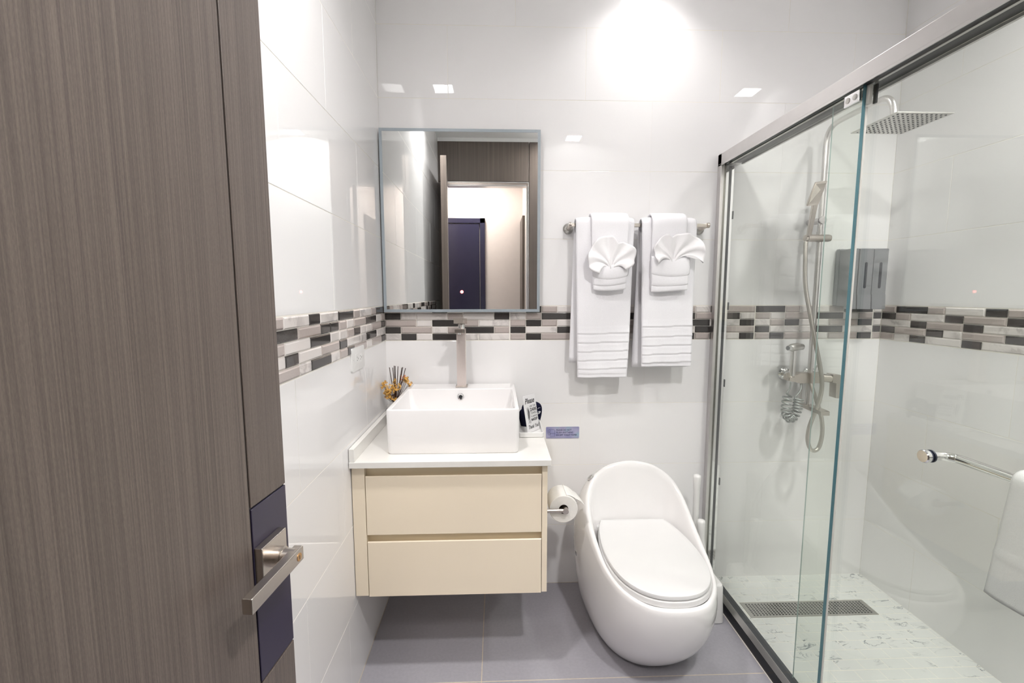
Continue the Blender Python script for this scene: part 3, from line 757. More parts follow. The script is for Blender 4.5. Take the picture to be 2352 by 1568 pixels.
BLp = Vector((0.6365, -0.288, CZ + 0.0095)); BRp = Vector((0.690, -0.228, CZ + 0.0095))
upv = Vector((-0.148, 0.02, 0.988)).normalized()
ex = (BRp - BLp); sw = ex.length; ex.normalize()
ez = ex.cross(upv).normalized(); ey = ez.cross(ex).normalized()
# the card leans sideways: its own up is upv, sheared onto the bottom edge
sh_ = 0.154
sg = thing('notice_card', 'upright white card with black print asking to use the dark towels', 'sign', BLp)
MS = Matrix(((ex.x, upv.x, ez.x, BLp.x), (ex.y, upv.y, ez.y, BLp.y), (ex.z, upv.z, ez.z, BLp.z), (0, 0, 0, 1)))
bm = bm_box(bmesh.new(), 0, sw, 0, sh_, -0.003, 0)
for v in bm.verts: v.co = MS @ v.co
finish('card', bm, M['sign'], sg)
def st(s, x, y, size, shear=0.0, sx=1.0, bold=0.0, al='LEFT'):
    text('print', s, size, MS @ Matrix.Translation((x, y, 0.0003)), M['ink'], sg, shear, al, sx, 0.0001, bold)
st('Please', 0.007, 0.119, 0.0310, 0.35, 0.80, 0.0005)
st('USE THE', 0.034, 0.1015, 0.0115, 0, 0.92)
st('DARK', 0.034, 0.084, 0.0195, 0, 0.86, 0.0006)
st('TOWELS', 0.034, 0.0705, 0.0140, 0, 0.80)
st('TO REMOVE', 0.034, 0.0585, 0.0100, 0, 0.78)
st('MAKEUP', 0.034, 0.0435, 0.0150, 0, 0.73, 0.0005)
st('Thank You!', 0.007, 0.014, 0.0215, 0.35, 0.70, 0.0003)
for poly in ([(0.019, 0.050), (0.0225, 0.060), (0.024, 0.095), (0.0215, 0.106), (0.018, 0.092), (0.0175, 0.062)], [(0.025, 0.052), (0.0275, 0.062), (0.029, 0.086), (0.027, 0.094), (0.0248, 0.085), (0.0242, 0.062)]):
    prism('brush_icon', poly, 0.0001, 0.0004, M['ink'], sg, 0, 1, lambda p: MS @ p, False)
for a, b in (((0.012, 0.104), (0.0155, 0.060)), ((0.014, 0.062), (0.0195, 0.040)), ((0.0185, 0.044), (0.0135, 0.036)), ((0.0225, 0.056), (0.026, 0.034)), ((0.026, 0.052), (0.030, 0.037))):
    tube('icon_line', [MS @ Vector((a[0], a[1], 0.0002)), MS @ Vector((b[0], b[1], 0.0002))], 0.0005, M['ink'], sg, 6)

# navy makeup towel: folded stack standing in the tray behind the card
nv = thing('makeup_towel', 'folded navy terry face towel standing in the tray behind the card', 'towel', (0.66, -0.14, CZ + 0.01))
def pad(name, xc, yc, zb, wx, ty_, hz, mat, parent, rot=0.0, sq=2.6, waist=0.0):
    rings = []; nz_ = 22; na = 36
    for i in range(nz_ + 1):
        t = i / nz_; zz = t
        # outline half width over the height: narrow foot, full rounded top
        w = (0.80 + 0.20 * math.sin(min(t * 1.4, 1) * PI / 2)) * (1 - max(0, (t - 0.55) / 0.45) ** 3.0) ** 0.5
        w = max(w, 0.02)
        ring = []
        for k in range(na):
            a = 2 * PI * k / na
            cx, sx = math.cos(a), math.sin(a)
            px = math.copysign(abs(cx) ** (2 / sq), cx) * wx * w * (1 + 0.015 * math.sin(5 * a + 7 * t))
            py = math.copysign(abs(sx) ** (2 / 2.2), sx) * ty_ * (0.5 + 0.5 * w)
            ring.append((px, py, hz * t))
        rings.append(ring)
    bm = bm_loft(bmesh.new(), rings, True, True, True)
    Mr = Matrix.Translation((xc, yc, zb)) @ Matrix.Rotation(rot, 4, 'Z')
    for v in bm.verts: v.co = Mr @ v.co
    return finish(name, bm, mat, parent, True)
pad('towel_fold', 0.665, -0.120, CZ + 0.009, 0.046, 0.018, 0.092, M['navy_terry'], nv, 0.1)
pad('towel_fold', 0.640, -0.175, CZ + 0.009, 0.036, 0.022, 0.076, M['navy_terry'], nv, -0.35)
MT = Matrix.Translation((0.687, -0.1395, CZ + 0.048)) @ Matrix.Rotation(0.1, 4, 'Z') @ Matrix.Rotation(PI / 2, 4, 'X') @ Matrix.Rotation(0.15, 4, 'Z')
text('embroidery', 'UP', 0.0165, MT, M['thread'], nv, 0, 'LEFT', 0.8, 0.0006, 0.0003)
tube('embroidered_lash', [(0.690, -0.1395, CZ + 0.072), (0.692, -0.140, CZ + 0.076), (0.695, -0.1405, CZ + 0.0765)], 0.0008, M['thread'], nv, 6)
tube('embroidered_lash', [(0.697, -0.1395, CZ + 0.0765), (0.700, -0.139, CZ + 0.077)], 0.0007, M['thread'], nv, 6)

# ------------------------------------------------------------------ wall sticker
st_ = thing('wall_sticker', 'shiny lilac wall sticker about not flushing anything, right of the worktop', 'sign', (0.821, -0.001, 0.731))
xzy = lambda y0: (lambda p: Vector((p.x, y0 - p.z, p.y)))
prism('sticker_base', rrect(0.742, 0.900, 0.7315, 0.788, 0.004), 0, 0.0008, M['holo'], st_, 0, 1, xzy(-0.0012))
MX = Matrix.Translation((0, -0.0021, 0)) @ Matrix.Rotation(PI / 2, 4, 'X')
for s, x, z in (('PLEASE DO NOT', 0.7905, 0.7685), ('FLUSH ANYTHING', 0.7905, 0.7565), ('EXCEPT TOILET PAPER', 0.7905, 0.7440)):
    text('print', s, 0.0112, Matrix.Translation((x, -0.0021, z)) @ Matrix.Rotation(PI / 2, 4, 'X'), M['ink_blue'], st_, 0, 'LEFT', 0.87, 0.0001, 0.00022)
def loopline(name, pts, parent, r=0.0006, mat=None): return tube(name, pts, r, mat or M['ink_blue'], parent, 6)
ic = -0.0021
loopline('roll_icon', [(0.757 + 0.006 * math.cos(a), ic, 0.7615 + 0.013 * math.sin(a)) for a in [k * 2 * PI / 24 for k in range(25)]], st_)
loopline('roll_icon', [(0.757 + 0.0025 * math.cos(a), ic, 0.7615 + 0.005 * math.sin(a)) for a in [k * 2 * PI / 16 for k in range(17)]], st_)
loopline('roll_icon', [(0.757, ic, 0.7745), (0.780, ic, 0.7745), (0.784, ic, 0.770), (0.784, ic, 0.7415), (0.763, ic, 0.7415), (0.763, ic, 0.762)], st_)
loopline('roll_icon', [(0.763, ic, 0.756), (0.784, ic, 0.756)], st_)
loopline('border_line', [(0.748, ic, 0.7835), (0.895, ic, 0.7835), (0.895, ic, 0.736), (0.748, ic, 0.736), (0.748, ic, 0.7835)], st_, 0.0003)

# ------------------------------------------------------------------ towel rail
rl = thing('towel_rail', 'brushed nickel towel rail on the back wall', 'towel rail', (1.147, -0.04, 1.70))
RY, RZ, RX0, RX1 = -0.082, 1.713, 0.836, 1.436
box('rail', RX0, RX1 + 0.004, RY - 0.005, RY + 0.005, RZ - 0.009, RZ + 0.007, M['nickel'], rl, 0.002)
for x, s in ((RX0, -1), (RX1, 1)):
    lathe('flange', [(0.024, 0), (0.024, 0.004), (0.021, 0.009), (0.015, 0.013), (0.012, 0.02)], (x, -0.001, RZ - 0.006), M['steel'], rl, 'y', 28)
    tube('arm', [(x, -0.015, RZ - 0.006), (x, -0.06, RZ - 0.002), (x, RY, RZ)], [0.012, 0.010, 0.009], M['nickel'], rl, 16)
    lathe('end_cap', [(0.0115, 0), (0.0115, 0.008), (0.0105, 0.010), (0, 0.0105)], (x + s * 0.004 - (0.004 if s > 0 else -0.004), RY, RZ), M['nickel'], rl, 'x' if s > 0 else '-x', 20)

# ------------------------------------------------------------------ towels
def drape(path, xl, xr, thick, wob=None, ridge=None, nx=30, rnd_=None):
    """path: list of (y,z, ny,nz) mid-line with outward normals; xl/xr: functions of i/N -> x; returns closed-loft rings"""
    rings = []; N = len(path) - 1
    for i, (y, z, ny, nz) in enumerate(path):
        t = i / N; a, b = xl(t), xr(t); out = []; inn = []
        for k in range(nx + 1):
            f = k / nx; x = a + (b - a) * f
            e = abs(2 * f - 1); h = thick(t) * 0.5 * max(0.12, (1 - e ** 10)) ** 0.5
            d = wob(f, t) if wob else 0.0
            rd_ = ridge(f, t) if ridge else 0.0
            out.append((x, y + ny * (d + h + rd_), z + nz * (d + h + rd_)))
            inn.append((x, y + ny * (d - h), z + nz * (d - h)))
        rings.append(out + inn[::-1])
    return rings

def upath(rad, yc, zc, zf, zb, n=26, nb=14, fwd=0.0):
    """over-the-rail path from back hem to front hem: radius rad around (yc,zc)"""
    P = []
    for i in range(nb): P.append((yc + rad, zb + (zc - zb) * i / nb, 1, 0))
    for i in range(13):
        a = PI * i / 12; P.append((yc + rad * math.cos(a), zc + rad * math.sin(a), math.cos(a), math.sin(a)))
    for i in range(1, n + 1):
        t = i / n; P.append((yc - rad - fwd * t, zc + (zf - zc) * t, -1, 0))
    return P

def bath_towel(label, xa, xb, xab, xbb, zf, zb, seed, ridges):
    r = random.Random(seed); ph = [r.uniform(0, 6) for _ in range(4)]
    N = 60
    path = upath(0.022, RY, RZ + 0.002, zf, zb, 46, 22, 0.004)
    tot = len(path) - 1; tb = 22 / tot; tf = 35 / tot
    def front(t): return max(0.0, (t - tf) / (1 - tf))
    def back(t): return max(0.0, (tb - t) / tb)
    xl = lambda t: xa + (xab - xa) * front(t) + (-0.004 - 0.012) * back(t) * 1.0
    xr = lambda t: xb + (xbb - xb) * front(t) + 0.003 * math.sin(9 * t + ph[0]) * front(t)
    wob = lambda f, t: (0.0035 * math.sin(5.5 * f + ph[1] + 2 * t) + 0.002 * math.sin(13 * f + ph[2])) * (0.3 + front(t)) * (1 if t > tf else 0.3)
    def rdg(f, t):
        if t < tf: return 0
        zz = RZ + (zf - RZ) * front(t)
        s = 0.0
        for zr in ridges:
            d = zz - (zr + 0.006 * (f - 0.5))
            if 0 <= d < 0.03: s += 0.0030 * math.exp(-d / 0.016)
            elif -0.006 < d < 0: s -= 0.0012
        return s
    path2 = path
    # denser sampling on the ribbed hem
    P2 = []
    for a, b in zip(path2, path2[1:]):
        P2.append(a)
        if a[2] < -0.9 and a[1] < 1.32:
            for k in (0.25, 0.5, 0.75): P2.append(tuple(a[j] + (b[j] - a[j]) * k for j in range(4)))
    P2.append(path2[-1])
    # the param t must follow arc position of the original path
    def tof(i_): return i_
    rings = []; idx = []
    j = 0
    for a, b in zip(path2, path2[1:]):
        idx.append(j / tot)
        if a[2] < -0.9 and a[1] < 1.32:
            for k in (0.25, 0.5, 0.75): idx.append((j + k) / tot)
        j += 1
    idx.append(1.0)
    nx = 34
    for (y, z, ny, nz), t in zip(P2, idx):
        a, b = xl(t), xr(t); out = []; inn = []
        for k in range(nx + 1):
            f = k / nx; x = a + (b - a) * f; e = abs(2 * f - 1)
            th = 0.020 if t > tf else 0.018
            h = th * 0.5 * max(0.15, (1 - e ** 8)) ** 0.5
            if t > 0.985: h *= 0.75
            d = wob(f, t); rr_ = rdg(f, t)
            out.append((x, y + ny * (d + h + rr_), z + nz * (d + h + rr_)))
            inn.append((x, y + ny * (d - h), z + nz * (d - h)))
        rings.append(out + inn[::-1])
    o = finish('bath_towel', bm_loft(bmesh.new(), rings, True, True, True), M['terry'], None, True)
    return tag(o, label, 'towel', 'bath towels on the rail')
bath_towel('white bath towel hanging on the rail, the longer one nearer the mirror', 0.853, 1.106, 0.868, 1.090, 1.045, 1.105, 1, (1.245, 1.205, 1.165, 1.125, 1.085))
bath_towel('white bath towel hanging on the rail, the shorter one beside the shower post', 1.140, 1.380, 1.152, 1.372, 1.093, 1.083, 2, (1.275, 1.230, 1.190, 1.150, 1.112))

def hand_towel(label, xa, xb, xab, xbb, zbot, zfold, seed):
    r = random.Random(seed); ph = r.uniform(0, 6)
    t_ = thing('hand_towel', label, 'towel', ((xa + xb) / 2, RY, zbot), 'hand towels folded into pockets')
    path = upath(0.0415, RY, RZ + 0.003, zbot + 0.01, 1.47, 24, 10, 0.002)
    tot = len(path) - 1; tf = 23 / tot
    fr_ = lambda t: max(0, (t - tf) / (1 - tf))
    rings = drape(path, lambda t: xa + (xab - xa) * fr_(t), lambda t: xb + (xbb - xb) * fr_(t), lambda t: 0.013, lambda f, t: 0.0015 * math.sin(7 * f + ph) * fr_(t))
    finish('towel_body', bm_loft(bmesh.new(), rings, True, True, True), M['terry'], t_, True)
    # pocket folds wrapped across the lower front: sagging rolls
    yb = RY - 0.0415 - 0.009
    for j, (zt, zb2, sag, yo, w) in enumerate(zfold):
        rings = []; nx = 30
        for k in range(nx + 1):
            f = k / nx; x = xab - w + (xbb - xab + 2 * w) * f; e = 2 * f - 1
            dz = -sag * (1 - e * e) + 0.004 * math.sin(3 * f + ph + j)
            dp = 1 - abs(e) ** 6
            h = (zt - zb2); th = (0.013 + yo) 
            ring = []
            for a in range(16):
                an = 2 * PI * a / 16
                yy = -math.copysign(abs(math.cos(an)) ** 0.8, math.cos(an)) * th * 0.5 * (0.35 + 0.65 * dp)
                zz = math.copysign(abs(math.sin(an)) ** 0.55, math.sin(an)) * h * 0.5 * (0.85 + 0.15 * dp)
                ring.append((x, yb - th * 0.42 + yy, (zt + zb2) / 2 + dz + zz))
            rings.append(ring)
        finish('pocket_fold', bm_loft(bmesh.new(), rings, True, True, True), M['terry'], t_, True)
    return t_
hand_towel('white hand towel folded over the left bath towel into a pocket', 0.916, 1.078, 0.925, 1.066, 1.432, [(1.468, 1.432, 0.002, 0.004, 0.0), (1.510, 1.453, 0.007, 0.010, 0.001), (1.554, 1.484, 0.016, 0.016, 0.004)], 5)
hand_towel('white hand towel folded over the right bath towel into a pocket', 1.178, 1.330, 1.176, 1.334, 1.424, [(1.464, 1.424, 0.000, 0.004, 0.0), (1.520, 1.447, 0.006, 0.010, 0.001), (1.578, 1.492, 0.014, 0.016, 0.004)], 6)

def fan(label, cx, cz, prof, yb, seed, pleats, amp):
    """pleated washcloth fanning out of a pocket: prof = list of (angle deg from vertical, radius, forward curl)"""
    r = random.Random(seed)
    n = 96; m_ = 14
    def interp(a):
        for (a0, r0, c0), (a1, r1, c1) in zip(prof, prof[1:]):
            if a0 <= a <= a1:
                t = (a - a0) / (a1 - a0); t = t * t * (3 - 2 * t)
                return r0 + (r1 - r0) * t, c0 + (c1 - c0) * t
        return prof[-1][1:]
    A0, A1 = prof[0][0], prof[-1][0]
    G = []
    for i in range(n + 1):
        u = i / n; a = A0 + (A1 - A0) * u; R_, curl = interp(a)
        row = []
        for j in range(m_ + 1):
            s = j / m_; rr_ = R_ * s
            an = math.radians(a) * (0.25 + 0.75 * min(1, s * 1.6))
            x = cx + math.sin(an) * rr_ * (1 if True else 0) + 0.018 * (u - 0.5) * (1 - s)
            z = cz + math.cos(math.radians(a) * (0.35 + 0.65 * s)) * rr_
            y = yb - 0.005 - amp * (0.35 + 0.65 * s) * (0.5 + 0.5 * math.sin(2 * PI * pleats * u)) - curl * s * s
            y += 0.0025 * math.sin(9 * u + 4 * s + seed)
            row.append(Vector((x, y, z)))
        G.append(row)
    # thickness by offset along local normals
    bm = bmesh.new(); th = 0.0022
    def nrm(i, j):
        a = G[min(i + 1, n)][j] - G[max(i - 1, 0)][j]; b = G[i][min(j + 1, m_)] - G[i][max(j - 1, 0)]
        c = a.cross(b); return c.normalized() if c.length > 1e-9 else Vector((0, -1, 0))
    rings = []
    for i in range(n + 1):
        f = [G[i][j] + nrm(i, j) * th * (1.5 if j == m_ else 1) for j in range(m_ + 1)]
        b = [G[i][j] - nrm(i, j) * th * (1.5 if j == m_ else 1) for j in range(m_ + 1)]
        rings.append(f + b[::-1])
    o = finish('washcloth', bm_loft(bm, rings, True, True, True), M['linen'], None, True)
    return tag(o, label, 'washcloth', 'washcloths fanned out of the pockets')
yp = RY - 0.0415 - 0.022
fan('white washcloth fanned like a flower out of the left towel pocket', 0.996, 1.520, [(-112, 0.060, 0.016), (-85, 0.098, 0.020), (-55, 0.118, 0.012), (-20, 0.140, 0.004), (0, 0.138, 0.0), (14, 0.110, 0.004), (26, 0.122, 0.006), (50, 0.128, 0.012), (75, 0.098, 0.018), (95, 0.06, 0.018)], yp, 1, 5.5, 0.011)
fan('white washcloth fanned out of the right towel pocket, one corner sticking out', 1.262, 1.548, [(-95, 0.070, 0.020), (-70, 0.088, 0.016), (-52, 0.108, 0.008), (-14, 0.120, 0.002), (-6, 0.104, 0.0), (10, 0.120, 0.003), (30, 0.135, 0.006), (52, 0.145, 0.012), (72, 0.138, 0.020), (92, 0.120, 0.024)], yp, 2, 5.0, 0.010)

# ------------------------------------------------------------------ toilet
TX = 1.108
to = thing('toilet', 'white one-piece egg-shaped toilet with raised shell back', 'toilet', (TX, -0.35, 0))
half = [(0, -.720, .377), (.098, -.700, .378), (.166, -.624, .383), (.201, -.52, .395), (.216, -.42, .419), (.224, -.32, .453), (.222, -.24, .503), (.208, -.185, .553), (.175, -.15, .600), (.118, -.13, .638), (.055, -.122, .656), (0, -.12, .661)]
def full(hf): return [Vector((TX + d, y, z)) for d, y, z in hf] + [Vector((TX - d, y, z)) for d, y, z in hf[-2:0:-1]]
def resample(P, n):
    D = [0.0]
    for a, b in zip(P, P[1:] + P[:1]): D.append(D[-1] + (b - a).length)
    out = []; j = 0; Q = P + P[:1]
    for i in range(n):
        s = D[-1] * i / n
        while D[j + 1] < s: j += 1
        t = (s - D[j]) / max(1e-9, D[j + 1] - D[j]); out.append(Q[j].lerp(Q[j + 1], t))
    return out
NT_ = 112
rim = resample(spline(full(half), 10, True), NT_)
hb = [(0, -.510, 0), (.07, -.497, 0), (.125, -.455, 0), (.160, -.39, 0), (.182, -.30, 0), (.192, -.20, 0), (.192, -.10, 0), (.188, -.03, 0), (.175, -.012, 0), (.10, -.010, 0), (0, -.010, 0)]
bot = resample(spline(full(hb), 8, True), NT_)
rings = []
cen = Vector((TX, -0.33, 0))
def bez(p0, p1, p2, p3, t): s = 1 - t; return p0 * s ** 3 + p1 * 3 * s * s * t + p2 * 3 * s * t * t + p3 * t ** 3
prof = []
for k in range(NT_):
    Rk, Bk = rim[k], bot[k]
    o_ = Vector((Rk.x - cen.x, Rk.y - cen.y, 0)); ang = math.atan2(abs(o_.x), -o_.y)     # 0 front, pi back
    o_.normalize()
    wf = max(0, math.cos(ang)) ** 1.5; wb = max(0, -math.cos(ang)) ** 1.2; ws = max(0.0, 1 - wf - wb)
    sf = min(1, max(0, (ang - 1.0) / 0.9)); a1 = wf * 0.10 + ws * (0.045 + 0.02 * sf) + wb * 0.0; z1 = 0.085 * (wf + ws) + wb * 0.30
    a2 = wf * 0.022 + ws * (0.032 + 0.030 * sf) + wb * 0.135; z2 = wf * 0.13 + ws * 0.17 + wb * 0.02
    prof.append((Bk, Bk + o_ * a1 + Vector((0, 0, z1)), Rk + o_ * a2 - Vector((0, 0, z2)), Rk, o_))
for i in range(25):
    t = i / 24; ring = []
    for B_, c1, c2, R_, o_ in prof:
        p = bez(B_, c1, c2, R_, t); p.y = min(p.y, -0.010); ring.append(p)
    rings.append(ring)
for inn, up in ((0.004, 0.004), (0.010, 0.006), (0.017, 0.004), (0.021, -0.002)):
    rings.append([R_ - o_ * inn + Vector((0, 0, up)) for B_, c1, c2, R_, o_ in prof])
ins = []
for B_, c1, c2, R_, o_ in prof:
    q_ = R_ - o_ * 0.028; q_.z = max(0.345, R_.z - 0.02); ins.append(q_)
rings.append(ins)
ins2 = []
for B_, c1, c2, R_, o_ in prof:
    q_ = R_ - o_ * 0.046; q_.z = 0.340 + (R_.z - 0.340) * 0.22; ins2.append(q_)
rings.append(ins2)
rings.append([Vector(((R_ - o_ * 0.075).x, (R_ - o_ * 0.075).y, 0.336)) for B_, c1, c2, R_, o_ in prof])
finish('body', bm_loft(bmesh.new(), rings, True, True, True), M['porcelain'], to, True)
lid_h = [(0, -.7035), (.045, -.700), (.09, -.684), (.13, -.652), (.163, -.600), (.183, -.53), (.1905, -.45), (.188, -.37), (.177, -.29), (.161, -.225), (.147, -.190), (.138, -.1835), (.07, -.182), (0, -.182)]
def outl(h, grow=0.0, n=6):
    k = 0.965
    P = [Vector((d * k, y * 0.99 - 0.002, 0)) for d, y in h] + [Vector((-d * k, y * 0.99 - 0.002, 0)) for d, y in h[-2:0:-1]]
    c = Vector((0, -0.45, 0)); out = []
    for p in P:
        v = p - c; out.append(p + v.normalized() * grow)
    return [(TX + p.x, p.y) for p in out]
def slab(name, poly, z0, z1, b, mat):
    n = len(poly); c = Vector((TX, -0.45))
    def off(d): return [Vector((p[0], p[1])) + (c - Vector((p[0], p[1]))).normalized() * d for p in poly]
    prof_ = [(b * 0.8, z0), (0.0015, z0 + b * 0.3), (0, z0 + b), (0, z1 - b * 1.2), (b * 0.35, z1 - b * 0.4), (b * 1.2, z1), (b * 6, z1 + 0.0012)]
    rings = [[(p.x, p.y, z) for p in off(d)] for d, z in prof_]
    return finish(name, bm_loft(bmesh.new(), rings, True, True, True), mat, to, 'auto')
def smoothpoly(p): 
    q_ = spline([(x, y, 0) for x, y in p], 4, True); return [(v.x, v.y) for v in q_]
slab('seat', smoothpoly(outl(lid_h, 0.004)), 0.3785, 0.4005, 0.003, M['seat_plastic'])
slab('lid', smoothpoly(outl(lid_h, 0.0)), 0.4030, 0.4200, 0.004, M['seat_plastic'])
box('hinge_block', TX - 0.16, TX + 0.16, -0.205, -0.165, 0.375, 0.399, M['seat_plastic'], to, 0.006, 3)
# flush button on the left shoulder
bn = Vector((-0.55, 0.05, 0.83)).normalized()
bc = Vector((0.934, -0.118, 0.611))
from mathutils.bvhtree import BVHTree
body = [c for c in to.children if c.name.startswith('body')][0]
bvh = BVHTree.FromPolygons([body.matrix_world @ v.co for v in body.data.vertices], [p.vertices[:] for p in body.data.polygons])
def disc_on(name, near, prof, mat, n=24, sx=1.0):
    p, nr, _, _ = bvh.find_nearest(Vector(near))
    if nr.dot(p - Vector((TX, -0.3, 0.35))) < 0: nr = -nr
    return lathe(name, prof, p, mat, to, nr, n)
fb = disc_on('flush_button', (0.905, -0.135, 0.622), [(0.021, -0.002), (0.021, 0.002), (0.019, 0.0035), (0.0, 0.004)], M['chrome'])
disc_on('button_half', (0.905, -0.135, 0.622), [(0.012, 0.003), (0.012, 0.0048), (0.0, 0.005)], M['steel'])
disc_on('fixing_cap', (0.862, -0.24, 0.30), [(0.011, -0.002), (0.011, 0.002), (0.008, 0.004), (0.0, 0.0045)], M['chrome'])

# ------------------------------------------------------------------ toilet paper and holder
ph_ = thing('paper_holder', 'brushed steel toilet paper holder on the cabinet side', 'holder', (0.70, -0.36, 0.556))
PC = Vector((0.772, 0, 0.5575))
lathe('wall_plate', [(0.018, 0), (0.018, 0.004), (0.015, 0.006)], (0.6885, -0.368, 0.5565), M['steel'], ph_, 'x', 20)
tube('arm', [(0.690, -0.368, 0.5565), (0.776, -0.368, 0.5565)], 0.0078, M['nickel'], ph_, 16)
tube('spindle', [(0.781, -0.378, 0.5565), (0.781, -0.245, 0.5565)], 0.0115, M['nickel'], ph_, 18)
roll = thing('toilet_roll', 'white toilet paper roll on the holder beside the toilet', 'toilet paper', (0.772, -0.30, 0.498))
RR, HR = 0.0575, 0.019
y0, y1 = -0.355, -0.250
cx, cz = 0.7755, 0.5555
bm = bmesh.new(); n = 48
def ringy(r, y): return [(cx + r * math.cos(2 * PI * k / n), y, cz + r * math.sin(2 * PI * k / n)) for k in range(n)]
bm_loft(bm, [ringy(HR, y0 + .001), ringy(RR - 0.003, y0), ringy(RR - 0.0008, y0 + 0.0012), ringy(RR, y0 + 0.004), ringy(RR, y1 - 0.004), ringy(RR - 0.002, y1), ringy(HR, y1)], True)
o = finish('paper_winding', bm, M['paper'], roll, 'auto')
bm = bmesh.new(); bm_loft(bm, [ringy(HR, y0 + .0012), ringy(HR, y1), ringy(HR - 0.0012, y1), ringy(HR - 0.0012, y0 + .0012)], True)
finish('core', bm, M['card'], roll, 'auto')
# loose tail running off to the right
P = [(cx + 0.010, cz + RR + 0.0006), (cx + 0.030, cz + RR - 0.006), (cx + 0.052, cz + 0.036), (cx + 0.072, cz + 0.022), (cx + 0.085, cz + 0.004)]
Ps = spline([(a, 0, b) for a, b in P], 6)
rings = []
for i, p in enumerate(Ps):
    t = i / (len(Ps) - 1)
    ya, yb = y0 + 0.002 + 0.02 * t, y1 - 0.002
    nx = 8
    rings.append([(p.x + 0.003 * math.sin(3 * j / nx + 2) * t, ya + (yb - ya) * j / nx, p.z + 0.004 * math.sin(5 * j / nx) * t + 0.0008) for j in range(nx + 1)] + [(p.x + 0.003 * math.sin(3 * j / nx + 2) * t, ya + (yb - ya) * j / nx, p.z + 0.004 * math.sin(5 * j / nx) * t) for j in range(nx, -1, -1)])
finish('loose_sheet', bm_loft(bmesh.new(), rings, True, True, True), M['paper'], roll, True)

# ------------------------------------------------------------------ brush holder right of the toilet
bh_ = thing('brush_holder', 'white plastic brush caddy box on the floor between toilet and shower', 'brush holder', (1.43, -0.2, 0))
def rr_yz(x0, x1, y0, y1, r, z): return rr3(x0, x1, y0, y1, r, z, 5)
rings = [rr_yz(1.372, 1.484, -0.300, -0.130, 0.02, 0.0), rr_yz(1.368, 1.488, -0.304, -0.126, 0.022, 0.004), rr_yz(1.368, 1.488, -0.304, -0.126, 0.022, 0.012), rr_yz(1.370, 1.484, -0.300, -0.128, 0.022, 0.10), rr_yz(1.371, 1.483, -0.298, -0.129, 0.022, 0.158), rr_yz(1.374, 1.480, -0.295, -0.131, 0.021, 0.167), rr_yz(1.380, 1.474, -0.288, -0.136, 0.02, 0.172)]
finish('box', bm_loft(bmesh.new(), rings, True, True, True), M['plastic'], bh_, 'auto')
box('label_groove', 1.395, 1.440, -0.3046, -0.3035, 0.0125, 0.0140, M['steel'], bh_)
def handle(label, x, y, zt, dx, dy):
    pts = [(x, y, 0.17), (x + dx * .3, y + dy * .3, 0.17 + (zt - .17) * .4), (x + dx * .8, y + dy * .8, zt - 0.085), (x + dx * .9, y + dy * .9, zt - 0.045), (x + dx, y + dy, zt - 0.012), (x + dx, y + dy, zt - 0.003), (x + dx, y + dy, zt)]
    o = tube('toilet_brush', pts, [0.0125, 0.0125, 0.0135, 0.0155, 0.0178, 0.0150, 0.005], M['plastic'], None, 18, True)
    return tag(o, label, 'brush', 'brush handles beside the toilet')
handle('white toilet brush handle, the taller one by the shower post', 1.405, -0.165, 0.613, -0.002, 0.0)
handle('white toilet brush handle, the shorter one in front', 1.428, -0.215, 0.428, -0.022, 0.0)

# ------------------------------------------------------------------ shower enclosure
kerb = struct(box('trim_6', KX0, KX1, DOORY, -0.001, 0.0, 0.046, M['black_stone'], None, 0.001))
box('caulk_line', KX0 - 0.004, KX0, DOORY, -0.001, 0.0, 0.003, M['caulk'], kerb)
en = thing('shower_enclosure', 'satin metal shower surround with head rail and wall post', 'shower enclosure', (1.55, -1.0, 0.046))
bm = bmesh.new()
bm_loft(bm, [[(x, yy, z) for x, z in ((1.5135, 0.0462), (1.5565, 0.0462), (1.5565, 0.066), (1.5245, 0.066))] for yy in (DOORY + 0.002, -0.002)], True, True, True)
finish('bottom_rail', bm, M['alu'], en)
box('bottom_channel', 1.5262, 1.5562, DOORY + 0.002, -0.002, 0.066, 0.0666, M['dark_metal'], en)
box('bottom_lip', 1.5245, 1.5259, DOORY + 0.002, -0.002, 0.066, 0.0682, M['alu'], en)
# solid head rail; shade of its underside grooves put in as dark strips
hr = box('head_rail', 1.512, 1.602, DOORY + 0.002, -0.001, 1.9895, 2.034, M['alu'], en, 0.0015)
box('face_lip', 1.512, 1.5155, DOORY + 0.002, -0.001, 1.983, 1.990, M['alu'], en)
box('groove_shade', 1.5165, 1.536, DOORY + 0.002, -0.05, 1.9885, 1.9895, M['dark_metal'], en)
box('middle_lip', 1.538, 1.547, DOORY + 0.002, -0.05, 1.9845, 1.9895, M['steel'], en)
box('groove_shade', 1.548, 1.590, DOORY + 0.002, -0.05, 1.9885, 1.9895, M['black'], en)
box('back_lip', 1.594, 1.602, DOORY + 0.002, -0.05, 1.982, 1.9895, M['steel'], en)
box('wall_post', 1.512, 1.527, -0.032, -0.0015, 0.046, 2.036, M['alu'], en, 0.001)
box('post_channel', 1.527, 1.5385, -0.012, -0.0015, 0.066, 1.989, M['steel'], en)
box('post_inner', 1.5385, 1.576, -0.026, -0.0015, 0.066, 1.985, M['chrome'], en, 0.001)
box('post_gasket', 1.552, 1.564, -0.027, -0.0258, 0.07, 1.98, M['dark_metal'], en)
for z in (1.75, 1.34, 0.98, 0.50): box('bumper', 1.576, 1.580, -0.030, -0.012, z, z + 0.035, M['dark_metal'], en)

